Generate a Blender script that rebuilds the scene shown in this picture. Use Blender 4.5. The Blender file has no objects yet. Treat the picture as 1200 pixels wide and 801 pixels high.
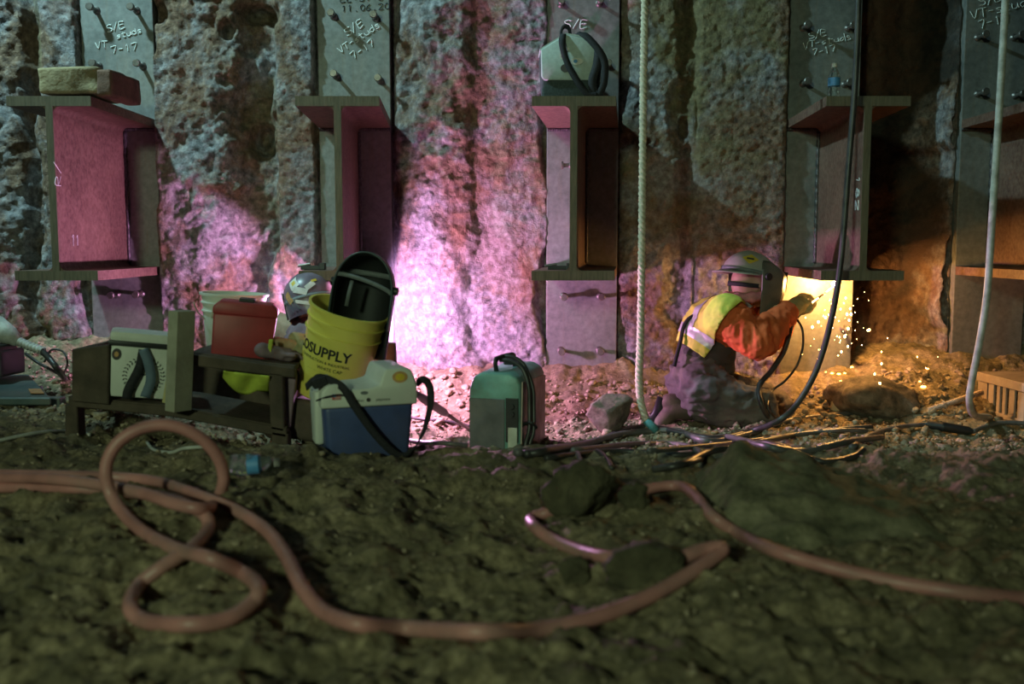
import bpy, bmesh, math, random
import numpy as np
from mathutils import Vector, Matrix, Euler

# ------------------------------------------------------------------ camera, light, exposure
scene = bpy.context.scene
COL = scene.collection
FPX = 1167.0                       # focal length in pixels of a 1200 wide frame (35 mm lens)
CAMZ = 0.73
TILT = math.radians(5.63)

cam_d = bpy.data.cameras.new('camera')
cam = bpy.data.objects.new('camera', cam_d)
COL.objects.link(cam)
cam.location = (0, 0, CAMZ)
cam.rotation_euler = (math.pi / 2 - TILT, 0, 0)
cam_d.sensor_width = 36.0
cam_d.lens = FPX * 36.0 / 1200.0
cam_d.clip_start = 0.05
cam_d.dof.use_dof = True
cam_d.dof.focus_distance = 5.0
cam_d.dof.aperture_fstop = 1.9
scene.camera = cam

vs = scene.view_settings
vs.view_transform = 'Standard'
vs.look = 'None'
vs.exposure = 0.0
vs.gamma = 1.0
vs.use_curve_mapping = False

world = bpy.data.worlds.new('night')
scene.world = world
world.use_nodes = True
world.node_tree.nodes['Background'].inputs[0].default_value = (0.30, 0.55, 0.50, 1)
world.node_tree.nodes['Background'].inputs[1].default_value = 0.006


def lamp(name, kind, loc, energy, color, size=0.05, target=None, spot=None, blend=0.6):
    d = bpy.data.lights.new(name, kind)
    d.energy = energy
    d.color = color
    if kind == 'AREA':
        d.size = size
    else:
        d.shadow_soft_size = size
    if spot:
        d.spot_size = math.radians(spot)
        d.spot_blend = blend
    o = bpy.data.objects.new(name, d)
    COL.objects.link(o)
    o.location = loc
    if target is not None:
        o.rotation_euler = (Vector(target) - Vector(loc)).to_track_quat('-Z', 'Y').to_euler()
    return o


# site floodlight hung on the wall, up and to the left of the frame
lamp('site_floodlight', 'SPOT', (-3.4, 4.05, 4.4), 880, (0.47, 0.85, 0.86), 0.10, target=(-1.9, 6.3, 3.11), spot=122, blend=0.6)
# second floodlight on the far side of the pit, behind and above the camera
lamp('pit_floodlight', 'SPOT', (-2.7, -4.2, 2.5), 740, (0.67, 0.94, 0.57), 0.35,
     target=(-0.1, 3.9, 0.3), spot=54, blend=1.0)
# the two welding arcs
WELD1 = Vector((-0.705, 5.02, 0.31))
WELD2 = Vector((1.76, 5.43, 0.512))
lamp('welding_arc_violet', 'POINT', WELD1, 225, (1.0, 0.48, 0.95), 0.03)
lamp('welding_arc_amber', 'POINT', WELD2, 80, (1.0, 0.50, 0.12), 0.025)

# ------------------------------------------------------------------ helpers
CT, ST = math.cos(TILT), math.sin(TILT)


def ray(px, py):
    dx = (px - 600.0) / FPX
    dy = (400.5 - py) / FPX
    return Vector((dx, CT + dy * ST, -ST + dy * CT))


def P(px, py, Y):
    """point of the place at distance Y from the camera's spot, seen at a given place of the photo"""
    d = ray(px, py)
    return Vector((0, 0, CAMZ)) + d * (Y / d.y)


def hash3(ix, iy, iz, seed):
    h = (ix.astype(np.int64) * 374761393 + iy.astype(np.int64) * 668265263 +
         iz.astype(np.int64) * 1440662683 + seed * 974634791) & 0xFFFFFFFF
    h = ((h ^ (h >> 13)) * 1274126177) & 0xFFFFFFFF
    h = ((h ^ (h >> 15)) * 2246822519) & 0xFFFFFFFF
    return ((h ^ (h >> 16)) & 0xFFFFFFFF) / 4294967295.0


def noise(p, seed=0):
    p = np.asarray(p, float)
    i = np.floor(p).astype(np.int64)
    f = p - i
    u = f * f * f * (f * (f * 6 - 15) + 10)
    r = 0
    for dx in (0, 1):
        wx = u[:, 0] if dx else 1 - u[:, 0]
        for dy in (0, 1):
            wy = u[:, 1] if dy else 1 - u[:, 1]
            for dz in (0, 1):
                wz = u[:, 2] if dz else 1 - u[:, 2]
                r = r + wx * wy * wz * hash3(i[:, 0] + dx, i[:, 1] + dy, i[:, 2] + dz, seed)
    return r * 2 - 1


def fbm(p, octaves=4, seed=0, gain=0.5, lac=2.03):
    p = np.asarray(p, float)
    a, s, r = 1.0, 1.0, 0
    for k in range(octaves):
        r = r + a * noise(p * s, seed + k * 17)
        a *= gain
        s *= lac
    return r


def ridged(p, octaves=4, seed=0):
    p = np.asarray(p, float)
    a, s, r = 1.0, 1.0, 0
    for k in range(octaves):
        r = r + a * (1 - 2 * np.abs(noise(p * s, seed + k * 13)))
        a *= 0.5
        s *= 2.1
    return r


def tag(o, label=None, cat=None, group=None, kind=None):
    if label:
        o['label'] = label
    if cat:
        o['category'] = cat
    if group:
        o['group'] = group
    if kind:
        o['kind'] = kind
    return o


def thing(name, label, cat, loc=(0, 0, 0), rot=(0, 0, 0), group=None):
    o = bpy.data.objects.new(name, None)
    COL.objects.link(o)
    o.empty_display_size = 0.05
    o.location = loc
    o.rotation_euler = rot
    o.matrix_basis = Matrix.LocRotScale(Vector(loc), Euler(rot), None)
    return tag(o, label, cat, group)


def wmat(o):
    m = o.matrix_basis.copy()
    return wmat(o.parent) @ m if o.parent else m


class MB:
    def __init__(s):
        s.v, s.f = [], []

    def add(s, verts, faces):
        n = len(s.v)
        s.v += [Vector(v) for v in verts]
        s.f += [tuple(i + n for i in f) for f in faces]
        return s

    def box(s, c, size, rot=None, bev=0.0):
        c = Vector(c)
        hx, hy, hz = size[0] / 2, size[1] / 2, size[2] / 2
        R = rot if rot is not None else Matrix.Identity(3)
        if bev <= 0:
            vs_ = [c + R @ Vector((x * hx, y * hy, z * hz)) for x in (-1, 1) for y in (-1, 1) for z in (-1, 1)]
            return s.add(vs_, [(0, 1, 3, 2), (4, 6, 7, 5), (0, 4, 5, 1), (2, 3, 7, 6), (0, 2, 6, 4), (1, 5, 7, 3)])
        bm = bmesh.new()
        bmesh.ops.create_cube(bm, size=1.0)
        for v in bm.verts:
            v.co = Vector((v.co.x * size[0], v.co.y * size[1], v.co.z * size[2]))
        bmesh.ops.bevel(bm, geom=list(bm.edges), offset=bev, segments=2, affect='EDGES', profile=0.6)
        return s.from_bm(bm, Matrix.Translation(c) @ R.to_4x4())

    def from_bm(s, bm, M=None):
        bm.verts.index_update()
        vs_ = [(M @ v.co if M else v.co.copy()) for v in bm.verts]
        fs = [tuple(v.index for v in f.verts) for f in bm.faces]
        bm.free()
        return s.add(vs_, fs)

    def hexa(s, a, b):
        """a, b: two lists of 4 corners, front and back face"""
        return s.add(list(a) + list(b), [(3, 2, 1, 0), (4, 5, 6, 7), (0, 1, 5, 4), (1, 2, 6, 5), (2, 3, 7, 6), (3, 0, 4, 7)])

    def prism(s, pts, vec):
        """closed polygon pts (3D) pushed along vec"""
        n = len(pts)
        pts = [Vector(p) for p in pts]
        vec = Vector(vec)
        vs_ = pts + [p + vec for p in pts]
        fs = [tuple(range(n - 1, -1, -1)), tuple(range(n, 2 * n))]
        fs += [(i, (i + 1) % n, n + (i + 1) % n, n + i) for i in range(n)]
        return s.add(vs_, fs)

    def cyl(s, p0, p1, r0, r1=None, n=16, caps=True):
        r1 = r0 if r1 is None else r1
        return s.tube([p0, p1], [r0, r1], n, caps)

    def tube(s, pts, r, n=8, caps=True, closed=False, flat=None):
        pts = [Vector(p) for p in pts]
        m = len(pts)
        rs = r if isinstance(r, (list, tuple, np.ndarray)) else [r] * m
        tans = []
        for i in range(m):
            a = pts[max(i - 1, 0)]
            b = pts[min(i + 1, m - 1)]
            if closed:
                a, b = pts[(i - 1) % m], pts[(i + 1) % m]
            t = (b - a)
            tans.append(t.normalized() if t.length > 1e-9 else Vector((0, 0, 1)))
        up = Vector((0, 0, 1)) if abs(tans[0].z) < 0.9 else Vector((1, 0, 0))
        nrm = (up - tans[0] * up.dot(tans[0])).normalized()
        base = len(s.v)
        for i in range(m):
            t = tans[i]
            nrm = (nrm - t * nrm.dot(t))
            nrm = nrm.normalized() if nrm.length > 1e-6 else t.orthogonal().normalized()
            bi = t.cross(nrm)
            fx, fy = (1, 1) if flat is None else flat
            for k in range(n):
                a = 2 * math.pi * k / n
                s.v.append(pts[i] + (nrm * math.cos(a) * fx + bi * math.sin(a) * fy) * rs[i])
        for i in range(m if closed else m - 1):
            j = (i + 1) % m
            for k in range(n):
                k2 = (k + 1) % n
                s.f.append((base + i * n + k, base + i * n + k2, base + j * n + k2, base + j * n + k))
        if caps and not closed:
            s.f.append(tuple(base + k for k in range(n - 1, -1, -1)))
            s.f.append(tuple(base + (m - 1) * n + k for k in range(n)))
        return s

    def ribbon(s, pts, side, width, thick):
        """flat strap: pts centre line, side = list of across vectors"""
        pts = [Vector(p) for p in pts]
        m = len(pts)
        base = len(s.v)
        for i in range(m):
            t = (pts[min(i + 1, m - 1)] - pts[max(i - 1, 0)]).normalized()
            sd = Vector(side[i] if isinstance(side, list) else side)
            sd = (sd - t * sd.dot(t)).normalized()
            nn = t.cross(sd).normalized()
            for a, b in ((-1, -1), (1, -1), (1, 1), (-1, 1)):
                s.v.append(pts[i] + sd * a * width / 2 + nn * b * thick / 2)
        for i in range(m - 1):
            for k in range(4):
                k2 = (k + 1) % 4
                s.f.append((base + i * 4 + k, base + i * 4 + k2, base + i * 4 + 4 + k2, base + i * 4 + 4 + k))
        s.f.append(tuple(base + k for k in (3, 2, 1, 0)))
        s.f.append(tuple(base + (m - 1) * 4 + k for k in range(4)))
        return s

    def lathe(s, prof, M=None, n=32, a0=0, a1=2 * math.pi):
        """prof: list of (radius, z)"""
        M = M or Matrix.Identity(4)
        base = len(s.v)
        full = abs(a1 - a0 - 2 * math.pi) < 1e-6
        cnt = n if full else n + 1
        for (r, z) in prof:
            for k in range(cnt):
                a = a0 + (a1 - a0) * k / n
                s.v.append(M @ Vector((r * math.cos(a), r * math.sin(a), z)))
        for i in range(len(prof) - 1):
            for k in range(n):
                k2 = (k + 1) % cnt
                s.f.append((base + i * cnt + k, base + i * cnt + k2, base + (i + 1) * cnt + k2, base + (i + 1) * cnt + k))
        return s

    def sphere(s, c, r, n=16, m=10, M=None):
        rr = (r, r, r) if not isinstance(r, (tuple, list)) else r
        c = Vector(c)
        R = M or Matrix.Identity(3)
        base = len(s.v)
        for i in range(m + 1):
            t = math.pi * i / m
            for k in range(n):
                a = 2 * math.pi * k / n
                s.v.append(c + R @ Vector((rr[0] * math.sin(t) * math.cos(a), rr[1] * math.sin(t) * math.sin(a), rr[2] * math.cos(t))))
        for i in range(m):
            for k in range(n):
                k2 = (k + 1) % n
                s.f.append((base + i * n + k, base + (i + 1) * n + k, base + (i + 1) * n + k2, base + i * n + k2))
        return s

    def capsule(s, p0, r0, p1, r1, n=14):
        p0, p1 = Vector(p0), Vector(p1)
        d = (p1 - p0)
        t = d.normalized() if d.length > 1e-6 else Vector((0, 0, 1))
        pts, rs = [], []
        for k in range(5):
            a = -math.pi / 2 + math.pi / 2 * k / 4
            pts.append(p0 + t * r0 * math.sin(a))
            rs.append(max(r0 * math.cos(a), 1e-3))
        for k in range(5):
            a = math.pi / 2 * k / 4
            pts.append(p1 + t * r1 * math.sin(a))
            rs.append(max(r1 * math.cos(a), 1e-3))
        return s.tube(pts, rs, n)

    def xform(s, M):
        s.v = [M @ v for v in s.v]
        return s

    def build(s, name, mat, parent=None, smooth=False, world=False, weld=False, auto=None):
        me = bpy.data.meshes.new(name)
        vs_ = s.v
        loc = None
        if parent is not None:
            if world:
                Mi = wmat(parent).inverted()
                vs_ = [Mi @ v for v in vs_]
        else:
            a = np.array([tuple(v) for v in vs_])
            loc = Vector(((a[:, 0].min() + a[:, 0].max()) / 2, (a[:, 1].min() + a[:, 1].max()) / 2, a[:, 2].min()))
            vs_ = [v - loc for v in vs_]
        me.from_pydata([tuple(v) for v in vs_], [], s.f)
        bm = bmesh.new()
        bm.from_mesh(me)
        if weld:
            bmesh.ops.remove_doubles(bm, verts=bm.verts, dist=1e-5)
        bmesh.ops.recalc_face_normals(bm, faces=bm.faces)
        bm.to_mesh(me)
        bm.free()
        if smooth:
            me.shade_smooth()
        if auto:
            me.shade_smooth()
            me.set_sharp_from_angle(angle=math.radians(auto))
        o = bpy.data.objects.new(name, me)
        COL.objects.link(o)
        if mat:
            me.materials.append(mat)
        if parent is not None:
            o.parent = parent
        else:
            o.location = loc
            o.matrix_basis = Matrix.Translation(loc)
        return o


def catmull(pts, per=8, closed=False):
    pts = [Vector(p) for p in pts]
    n = len(pts)
    out = []
    rng = range(n if closed else n - 1)
    for i in rng:
        if closed:
            p0, p1, p2, p3 = pts[(i - 1) % n], pts[i], pts[(i + 1) % n], pts[(i + 2) % n]
        else:
            p1, p2 = pts[i], pts[i + 1]
            p0 = pts[i - 1] if i > 0 else p1 * 2 - p2
            p3 = pts[i + 2] if i + 2 < n else p2 * 2 - p1
        for k in range(per):
            t = k / per
            out.append(0.5 * ((2 * p1) + (p2 - p0) * t + (2 * p0 - 5 * p1 + 4 * p2 - p3) * t * t + (3 * p1 - p0 - 3 * p2 + p3) * t ** 3))
    if not closed:
        out.append(pts[-1])
    return out


def np_mesh(name, V, Fq, mat, parent=None, smooth=True):
    me = bpy.data.meshes.new(name)
    me.vertices.add(len(V))
    me.vertices.foreach_set('co', np.asarray(V, np.float32).ravel())
    Fq = np.asarray(Fq, np.int32)
    k = Fq.shape[1]
    me.loops.add(Fq.size)
    me.loops.foreach_set('vertex_index', Fq.ravel())
    me.polygons.add(len(Fq))
    me.polygons.foreach_set('loop_start', np.arange(0, Fq.size, k, dtype=np.int32))
    me.update(calc_edges=True)
    me.validate()
    if smooth:
        me.shade_smooth()
    if mat:
        me.materials.append(mat)
    o = bpy.data.objects.new(name, me)
    COL.objects.link(o)
    if parent is not None:
        o.parent = parent
    return o


def copy_tree(o, parent=None):
    c = o.copy()
    COL.objects.link(c)
    c.parent = parent
    for ch in list(o.children):
        copy_tree(ch, c)
    return c


# ------------------------------------------------------------------ materials
class NT:
    def __init__(s, name):
        s.m = bpy.data.materials.new(name)
        s.m.use_nodes = True
        s.t = s.m.node_tree
        s.b = s.t.nodes['Principled BSDF']
        s.co = None

    def n(s, typ, **kw):
        nd = s.t.nodes.new(typ)
        for k, v in kw.items():
            if k.startswith('i_'):
                key = k[2:]
                nd.inputs[int(key) if key.isdigit() else key].default_value = v
            else:
                setattr(nd, k, v)
        return nd

    def l(s, a, b):
        s.t.links.new(a, b)

    def coord(s, kind='Object'):
        if s.co is None:
            s.co = s.n('ShaderNodeTexCoord')
        return s.co.outputs[kind]

    def noise(s, scale, detail=4, rough=0.55, dist=0.0, vec=None):
        nd = s.n('ShaderNodeTexNoise')
        nd.inputs['Scale'].default_value = scale
        nd.inputs['Detail'].default_value = detail
        nd.inputs['Roughness'].default_value = rough
        nd.inputs['Distortion'].default_value = dist
        s.l(vec if vec is not None else s.coord(), nd.inputs['Vector'])
        return nd.outputs['Fac']

    def ramp(s, fac, stops, interp='LINEAR'):
        nd = s.n('ShaderNodeValToRGB')
        nd.color_ramp.interpolation = interp
        el = nd.color_ramp.elements
        while len(el) < len(stops):
            el.new(0.5)
        for e, (p, c) in zip(el, stops):
            e.position = p
            e.color = c if len(c) == 4 else (*c, 1)
        s.l(fac, nd.inputs[0])
        return nd.outputs[0]

    def mix(s, fac, a, b, mode='MIX'):
        nd = s.n('ShaderNodeMix', data_type='RGBA', blend_type=mode)
        for sock, v in ((nd.inputs[0], fac), (nd.inputs[6], a), (nd.inputs[7], b)):
            if hasattr(v, 'node'):
                s.l(v, sock)
            else:
                sock.default_value = v if not isinstance(v, tuple) or len(v) == 4 else (*v, 1)
        return nd.outputs[2]

    def math(s, op, a, b=0.5):
        nd = s.n('ShaderNodeMath', operation=op)
        for sock, v in ((nd.inputs[0], a), (nd.inputs[1], b)):
            if hasattr(v, 'node'):
                s.l(v, sock)
            else:
                sock.default_value = v
        return nd.outputs[0]

    def bump(s, h, strength=0.5, dist=0.01):
        nd = s.n('ShaderNodeBump')
        nd.inputs['Strength'].default_value = strength
        nd.inputs['Distance'].default_value = dist
        s.l(h, nd.inputs['Height'])
        s.l(nd.outputs[0], s.b.inputs['Normal'])

    def set(s, **kw):
        for k, v in kw.items():
            k = k.replace('_', ' ')
            sock = s.b.inputs[k]
            if hasattr(v, 'node'):
                s.l(v, sock)
            elif isinstance(v, tuple) and len(v) == 3:
                sock.default_value = (*v, 1)
            else:
                sock.default_value = v
        return s


def simple(name, c, rough=0.6, metal=0.0, var=0.25, scale=12.0, bump=0.15, bdist=0.004, dirt=None, dirt_amt=0.5):
    t = NT(name)
    f = t.noise(scale, 5)
    a = tuple(x * (1 - var) for x in c)
    b = tuple(min(1, x * (1 + var)) for x in c)
    col = t.ramp(f, [(0.3, a), (0.7, b)])
    if dirt:
        g = t.ramp(t.noise(scale * 0.45, 6, 0.65), [(0.48, (0, 0, 0)), (0.66, (dirt_amt,) * 3)])
        col = t.mix(g, col, dirt)
    t.set(Base_Color=col, Roughness=rough, Metallic=metal)
    if bump:
        t.bump(t.noise(scale * 5, 5), bump, bdist)
    return t.m


M = {}


def make_materials():
    # sprayed concrete and earth of the cut face
    t = NT('shotcrete')
    big = t.noise(0.9, 5, 0.6, 0.6)
    mid = t.noise(2.6, 9, 0.70, 0.4)
    fine = t.noise(26, 6, 0.65)
    grey = t.ramp(fine, [(0.30, (0.06, 0.06, 0.065)), (0.5, (0.25, 0.24, 0.26)), (0.70, (0.50, 0.48, 0.50))])
    brown = t.ramp(fine, [(0.30, (0.05, 0.026, 0.015)), (0.52, (0.20, 0.11, 0.06)), (0.72, (0.36, 0.23, 0.145))])
    olive = t.ramp(fine, [(0.25, (0.07, 0.055, 0.03)), (0.6, (0.24, 0.19, 0.10)), (0.8, (0.42, 0.34, 0.22))])
    m1 = t.ramp(mid, [(0.44, (0, 0, 0)), (0.57, (0.9, 0.9, 0.9))])
    m2 = t.ramp(big, [(0.50, (0, 0, 0)), (0.62, (1, 1, 1))])
    col = t.mix(m1, grey, brown)
    # damp, dirty bay right of the third pile
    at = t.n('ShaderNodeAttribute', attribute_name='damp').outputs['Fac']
    at2 = t.n('ShaderNodeAttribute', attribute_name='soil_shade').outputs['Fac']
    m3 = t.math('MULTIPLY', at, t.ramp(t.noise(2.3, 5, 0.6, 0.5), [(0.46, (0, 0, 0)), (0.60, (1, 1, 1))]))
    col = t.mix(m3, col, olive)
    col = t.mix(at2, col, t.ramp(fine, [(0.3, (0.012, 0.009, 0.007)), (0.7, (0.05, 0.035, 0.024))]))  # soil tone blackened to paint the shade of the recess into the colour
    col = t.mix(t.math('MULTIPLY', m2, 0.35), col, (0.28, 0.13, 0.08, 1), 'MIX')
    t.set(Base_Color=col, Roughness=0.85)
    hh = t.math('ADD', t.noise(60, 6, 0.7), t.math('MULTIPLY', t.noise(160, 3, 0.6), 0.4))
    t.bump(hh, 0.9, 0.018)
    M['wall'] = t.m

    t = NT('dirt')
    fine = t.noise(30, 7, 0.66)
    mid = t.noise(5, 5, 0.6)
    col = t.ramp(fine, [(0.30, (0.07, 0.053, 0.03)), (0.5, (0.28, 0.21, 0.125)), (0.72, (0.55, 0.42, 0.27))])
    col = t.mix(t.ramp(mid, [(0.40, (0, 0, 0)), (0.62, (0.65, 0.65, 0.65))]), col, (0.13, 0.105, 0.06, 1))
    t.set(Base_Color=col, Roughness=0.92)
    t.bump(t.math('ADD', t.noise(70, 6, 0.7), t.math('MULTIPLY', t.noise(22, 4, 0.6), 1.5)), 0.8, 0.012)
    M['dirt'] = t.m

    t = NT('clod')
    fine = t.noise(30, 6, 0.66)
    t.set(Base_Color=t.ramp(fine, [(0.28, (0.15, 0.11, 0.075)), (0.5, (0.38, 0.29, 0.2)), (0.75, (0.6, 0.47, 0.35))]), Roughness=0.9)
    t.bump(t.noise(60, 6, 0.7), 0.7, 0.01)
    M['clod'] = t.m

    t = NT('stone')
    fine = t.noise(18, 7, 0.65)
    t.set(Base_Color=t.ramp(fine, [(0.3, (0.07, 0.055, 0.042)), (0.5, (0.18, 0.14, 0.105)), (0.75, (0.34, 0.27, 0.22))]), Roughness=0.85)
    t.bump(t.noise(45, 7, 0.7), 0.7, 0.012)
    M['stone'] = t.m

    t = NT('mossy_stone')
    fine = t.noise(14, 7, 0.65)
    t.set(Base_Color=t.ramp(fine, [(0.3, (0.08, 0.075, 0.045)), (0.5, (0.21, 0.18, 0.11)), (0.75, (0.40, 0.33, 0.22))]), Roughness=0.9)
    t.bump(t.noise(45, 7, 0.7), 0.8, 0.012)
    M['slab_stone'] = t.m
    M['dark_stone'] = simple('dark_damp_clod', (0.085, 0.07, 0.04), 0.95, 0, 0.5, 16, 0.8, 0.012)

    # mill-scale steel of the wall plates
    t = NT('plate_steel')
    a = t.noise(2.0, 6, 0.6, 0.8)
    b = t.noise(30, 4, 0.6)
    st = t.n('ShaderNodeMapping')
    st.inputs['Scale'].default_value = (9, 9, 0.6)
    t.l(t.coord(), st.inputs[0])
    streak = t.noise(3, 5, 0.6, 0.2, st.outputs[0])
    col = t.ramp(a, [(0.3, (0.12, 0.126, 0.13)), (0.55, (0.20, 0.20, 0.195)), (0.75, (0.26, 0.21, 0.16))])
    col = t.mix(t.ramp(streak, [(0.55, (0, 0, 0)), (0.72, (0.6, 0.6, 0.6))]), col, (0.20, 0.15, 0.10, 1))
    col = t.mix(0.25, col, t.ramp(b, [(0.3, (0.05, 0.05, 0.05)), (0.7, (0.4, 0.4, 0.4))]))
    t.set(Base_Color=col, Roughness=t.ramp(a, [(0.3, (0.42,) * 3), (0.7, (0.7,) * 3)]), Metallic=0.25)
    t.bump(t.noise(40, 5), 0.15, 0.003)
    M['plate'] = t.m

    # rusty red-brown beam steel
    t = NT('beam_steel')
    a = t.noise(3.0, 6, 0.6, 0.6)
    b = t.noise(45, 4, 0.6)
    col = t.ramp(a, [(0.3, (0.06, 0.022, 0.017)), (0.5, (0.10, 0.040, 0.032)), (0.72, (0.18, 0.095, 0.07))])
    col = t.mix(0.25, col, t.ramp(b, [(0.3, (0.10, 0.05, 0.03)), (0.7, (0.55, 0.4, 0.3))]))
    t.set(Base_Color=col, Roughness=0.62, Metallic=0.1)
    t.bump(t.noise(60, 5), 0.2, 0.003)
    M['beam'] = t.m

    t = NT('flame_cut_edge')
    st = t.n('ShaderNodeMapping')
    st.inputs['Scale'].default_value = (60, 60, 6)
    t.l(t.coord(), st.inputs[0])
    col = t.ramp(t.noise(2, 4, 0.6, 0, st.outputs[0]), [(0.3, (0.10, 0.08, 0.05)), (0.7, (0.18, 0.14, 0.09))])
    t.set(Base_Color=col, Roughness=0.75)
    t.bump(t.noise(2, 4, 0.6, 0, st.outputs[0]), 0.4, 0.004)
    M['cut_edge'] = t.m

    M['weld'] = simple('weld_bead', (0.09, 0.08, 0.085), 0.4, 0.6, 0.5, 60, 0.4)
    M['stud'] = simple('stud_steel', (0.20, 0.18, 0.17), 0.4, 0.7, 0.3, 30, 0.2)
    M['chalk'] = simple('chalk', (0.74, 0.76, 0.75), 0.9, 0, 0.25, 90, 0)
    M['marker'] = simple('marker', (0.05, 0.06, 0.07), 0.7, 0, 0.2, 60, 0)
    M['timber'] = simple('old_timber', (0.34, 0.26, 0.15), 0.9, 0, 0.35, 9, 0.6, 0.01, (0.10, 0.07, 0.04), 0.7)
    M['timber_lit_side'] = simple('timber_lit_side', (0.16, 0.085, 0.06), 0.9, 0, 0.35, 20, 0.5, 0.006)  # redder, darker copy of the timber: light on the block's side painted in
    M['black_plastic'] = simple('black_plastic', (0.022, 0.022, 0.024), 0.45, 0, 0.3, 20, 0.1)
    M['black_web'] = simple('black_webbing', (0.022, 0.02, 0.025), 0.85, 0, 0.35, 120, 0.4, 0.002)
    M['grey_fabric'] = simple('grey_fabric', (0.46, 0.52, 0.50), 0.85, 0, 0.12, 60, 0.3, 0.002)
    M['dark_mesh'] = simple('dark_mesh_fabric', (0.045, 0.06, 0.062), 0.8, 0, 0.4, 90, 0.5, 0.003)
    M['white_plastic'] = simple('dirty_white_plastic', (0.70, 0.70, 0.64), 0.5, 0, 0.08, 8, 0.1, 0.002, (0.34, 0.30, 0.22), 0.35)
    M['blue_plastic'] = simple('blue_plastic', (0.06, 0.085, 0.22), 0.5, 0, 0.2, 8, 0.1, 0.002, (0.07, 0.07, 0.10), 0.5)
    M['yellow_plastic'] = simple('yellow_plastic', (0.78, 0.66, 0.13), 0.45, 0, 0.05, 5, 0.05, 0.002, (0.5, 0.38, 0.06), 0.35)
    M['red_plastic'] = simple('red_plastic', (0.34, 0.035, 0.04), 0.5, 0, 0.2, 10, 0.1, 0.002)
    M['print_black'] = simple('black_print', (0.02, 0.02, 0.02), 0.6, 0, 0.1, 60, 0)
    M['teal_paint'] = simple('teal_paint', (0.19, 0.40, 0.37), 0.5, 0.1, 0.3, 9, 0.2, 0.003, (0.20, 0.17, 0.13), 0.7)
    M['grey_panel'] = simple('grey_panel', (0.15, 0.15, 0.165), 0.55, 0.1, 0.35, 9, 0.2, 0.003, (0.25, 0.21, 0.17), 0.5)
    M['pale_label'] = simple('pale_label', (0.62, 0.62, 0.55), 0.6, 0, 0.2, 30, 0)
    M['worn_metal'] = simple('worn_metal', (0.50, 0.40, 0.35), 0.5, 0.35, 0.35, 10, 0.25, 0.003, (0.22, 0.12, 0.08), 0.7)
    M['hose'] = simple('red_rubber_hose', (0.50, 0.21, 0.20), 0.45, 0, 0.22, 9, 0.12, 0.003, (0.30, 0.22, 0.19), 0.4)
    M['cable'] = simple('grey_cable', (0.13, 0.12, 0.125), 0.38, 0, 0.4, 14, 0.15, 0.003, (0.2, 0.16, 0.13), 0.4)
    M['dark_cable'] = simple('dark_cable', (0.045, 0.04, 0.042), 0.4, 0, 0.4, 14, 0.15, 0.003, (0.12, 0.10, 0.08), 0.4)
    M['rope'] = simple('manila_rope', (0.60, 0.53, 0.42), 0.9, 0, 0.25, 40, 0.5, 0.003)
    M['pale_hose'] = simple('pale_hose', (0.55, 0.53, 0.50), 0.6, 0, 0.25, 25, 0.2, 0.003, (0.2, 0.17, 0.14), 0.5)
    M['blue_tape'] = simple('blue_tape', (0.10, 0.30, 0.34), 0.6, 0, 0.1, 30, 0)
    M['skid'] = simple('skid_timber', (0.09, 0.062, 0.045), 0.85, 0, 0.4, 11, 0.5, 0.006, (0.05, 0.04, 0.03), 0.5)
    M['post'] = simple('sawn_post', (0.36, 0.33, 0.25), 0.8, 0, 0.25, 8, 0.35, 0.005, (0.16, 0.12, 0.08), 0.5)
    M['tan_leather'] = simple('tan_leather', (0.46, 0.30, 0.19), 0.75, 0, 0.2, 9, 0.3, 0.006, (0.25, 0.16, 0.1), 0.5)
    M['mauve_cloth'] = simple('mauve_cloth', (0.22, 0.145, 0.165), 0.9, 0, 0.25, 12, 0.3, 0.006)
    M['olive_cloth'] = simple('olive_cloth', (0.34, 0.31, 0.17), 0.9, 0, 0.25, 12, 0.3, 0.006)
    M['lime_cloth'] = simple('lime_cloth', (0.45, 0.50, 0.06), 0.85, 0, 0.15, 20, 0.3, 0.004)
    M['vest'] = simple('safety_vest', (0.72, 0.70, 0.10), 0.8, 0, 0.15, 14, 0.35, 0.005, (0.45, 0.36, 0.12), 0.4)
    M['silver'] = simple('reflective_tape', (0.60, 0.58, 0.60), 0.4, 0.3, 0.15, 30, 0.1, 0.002)
    M['orange_cloth'] = simple('orange_cloth', (0.72, 0.13, 0.035), 0.85, 0, 0.18, 10, 0.3, 0.005)
    M['trouser'] = simple('work_trousers', (0.11, 0.09, 0.095), 0.9, 0, 0.3, 9, 0.4, 0.006, (0.24, 0.19, 0.15), 0.5)
    M['dark_cloth'] = simple('dark_cloth', (0.055, 0.045, 0.045), 0.9, 0, 0.3, 12, 0.3, 0.005)
    M['boot'] = simple('boot_leather', (0.10, 0.075, 0.055), 0.7, 0, 0.3, 16, 0.3, 0.005, (0.24, 0.19, 0.14), 0.5)
    M['glove'] = simple('welding_glove', (0.42, 0.34, 0.16), 0.85, 0, 0.2, 18, 0.35, 0.005)
    M['skin'] = simple('skin', (0.45, 0.25, 0.18), 0.55, 0, 0.1, 20, 0.1, 0.002)
    M['hat'] = simple('hard_hat_grey', (0.42, 0.40, 0.37), 0.4, 0, 0.15, 10, 0.1, 0.003, (0.22, 0.17, 0.12), 0.6)
    M['hood'] = simple('welding_hood', (0.14, 0.125, 0.11), 0.38, 0, 0.3, 9, 0.1, 0.003, (0.22, 0.17, 0.13), 0.4)
    M['hood_dark'] = simple('hood_inside', (0.012, 0.012, 0.014), 0.6, 0, 0.3, 12, 0.05)
    M['hood_rim'] = simple('hood_rim', (0.05, 0.07, 0.075), 0.4, 0, 0.2, 12, 0.05)
    M['band'] = simple('headband_grey', (0.17, 0.18, 0.19), 0.6, 0, 0.2, 30, 0.1)
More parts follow.
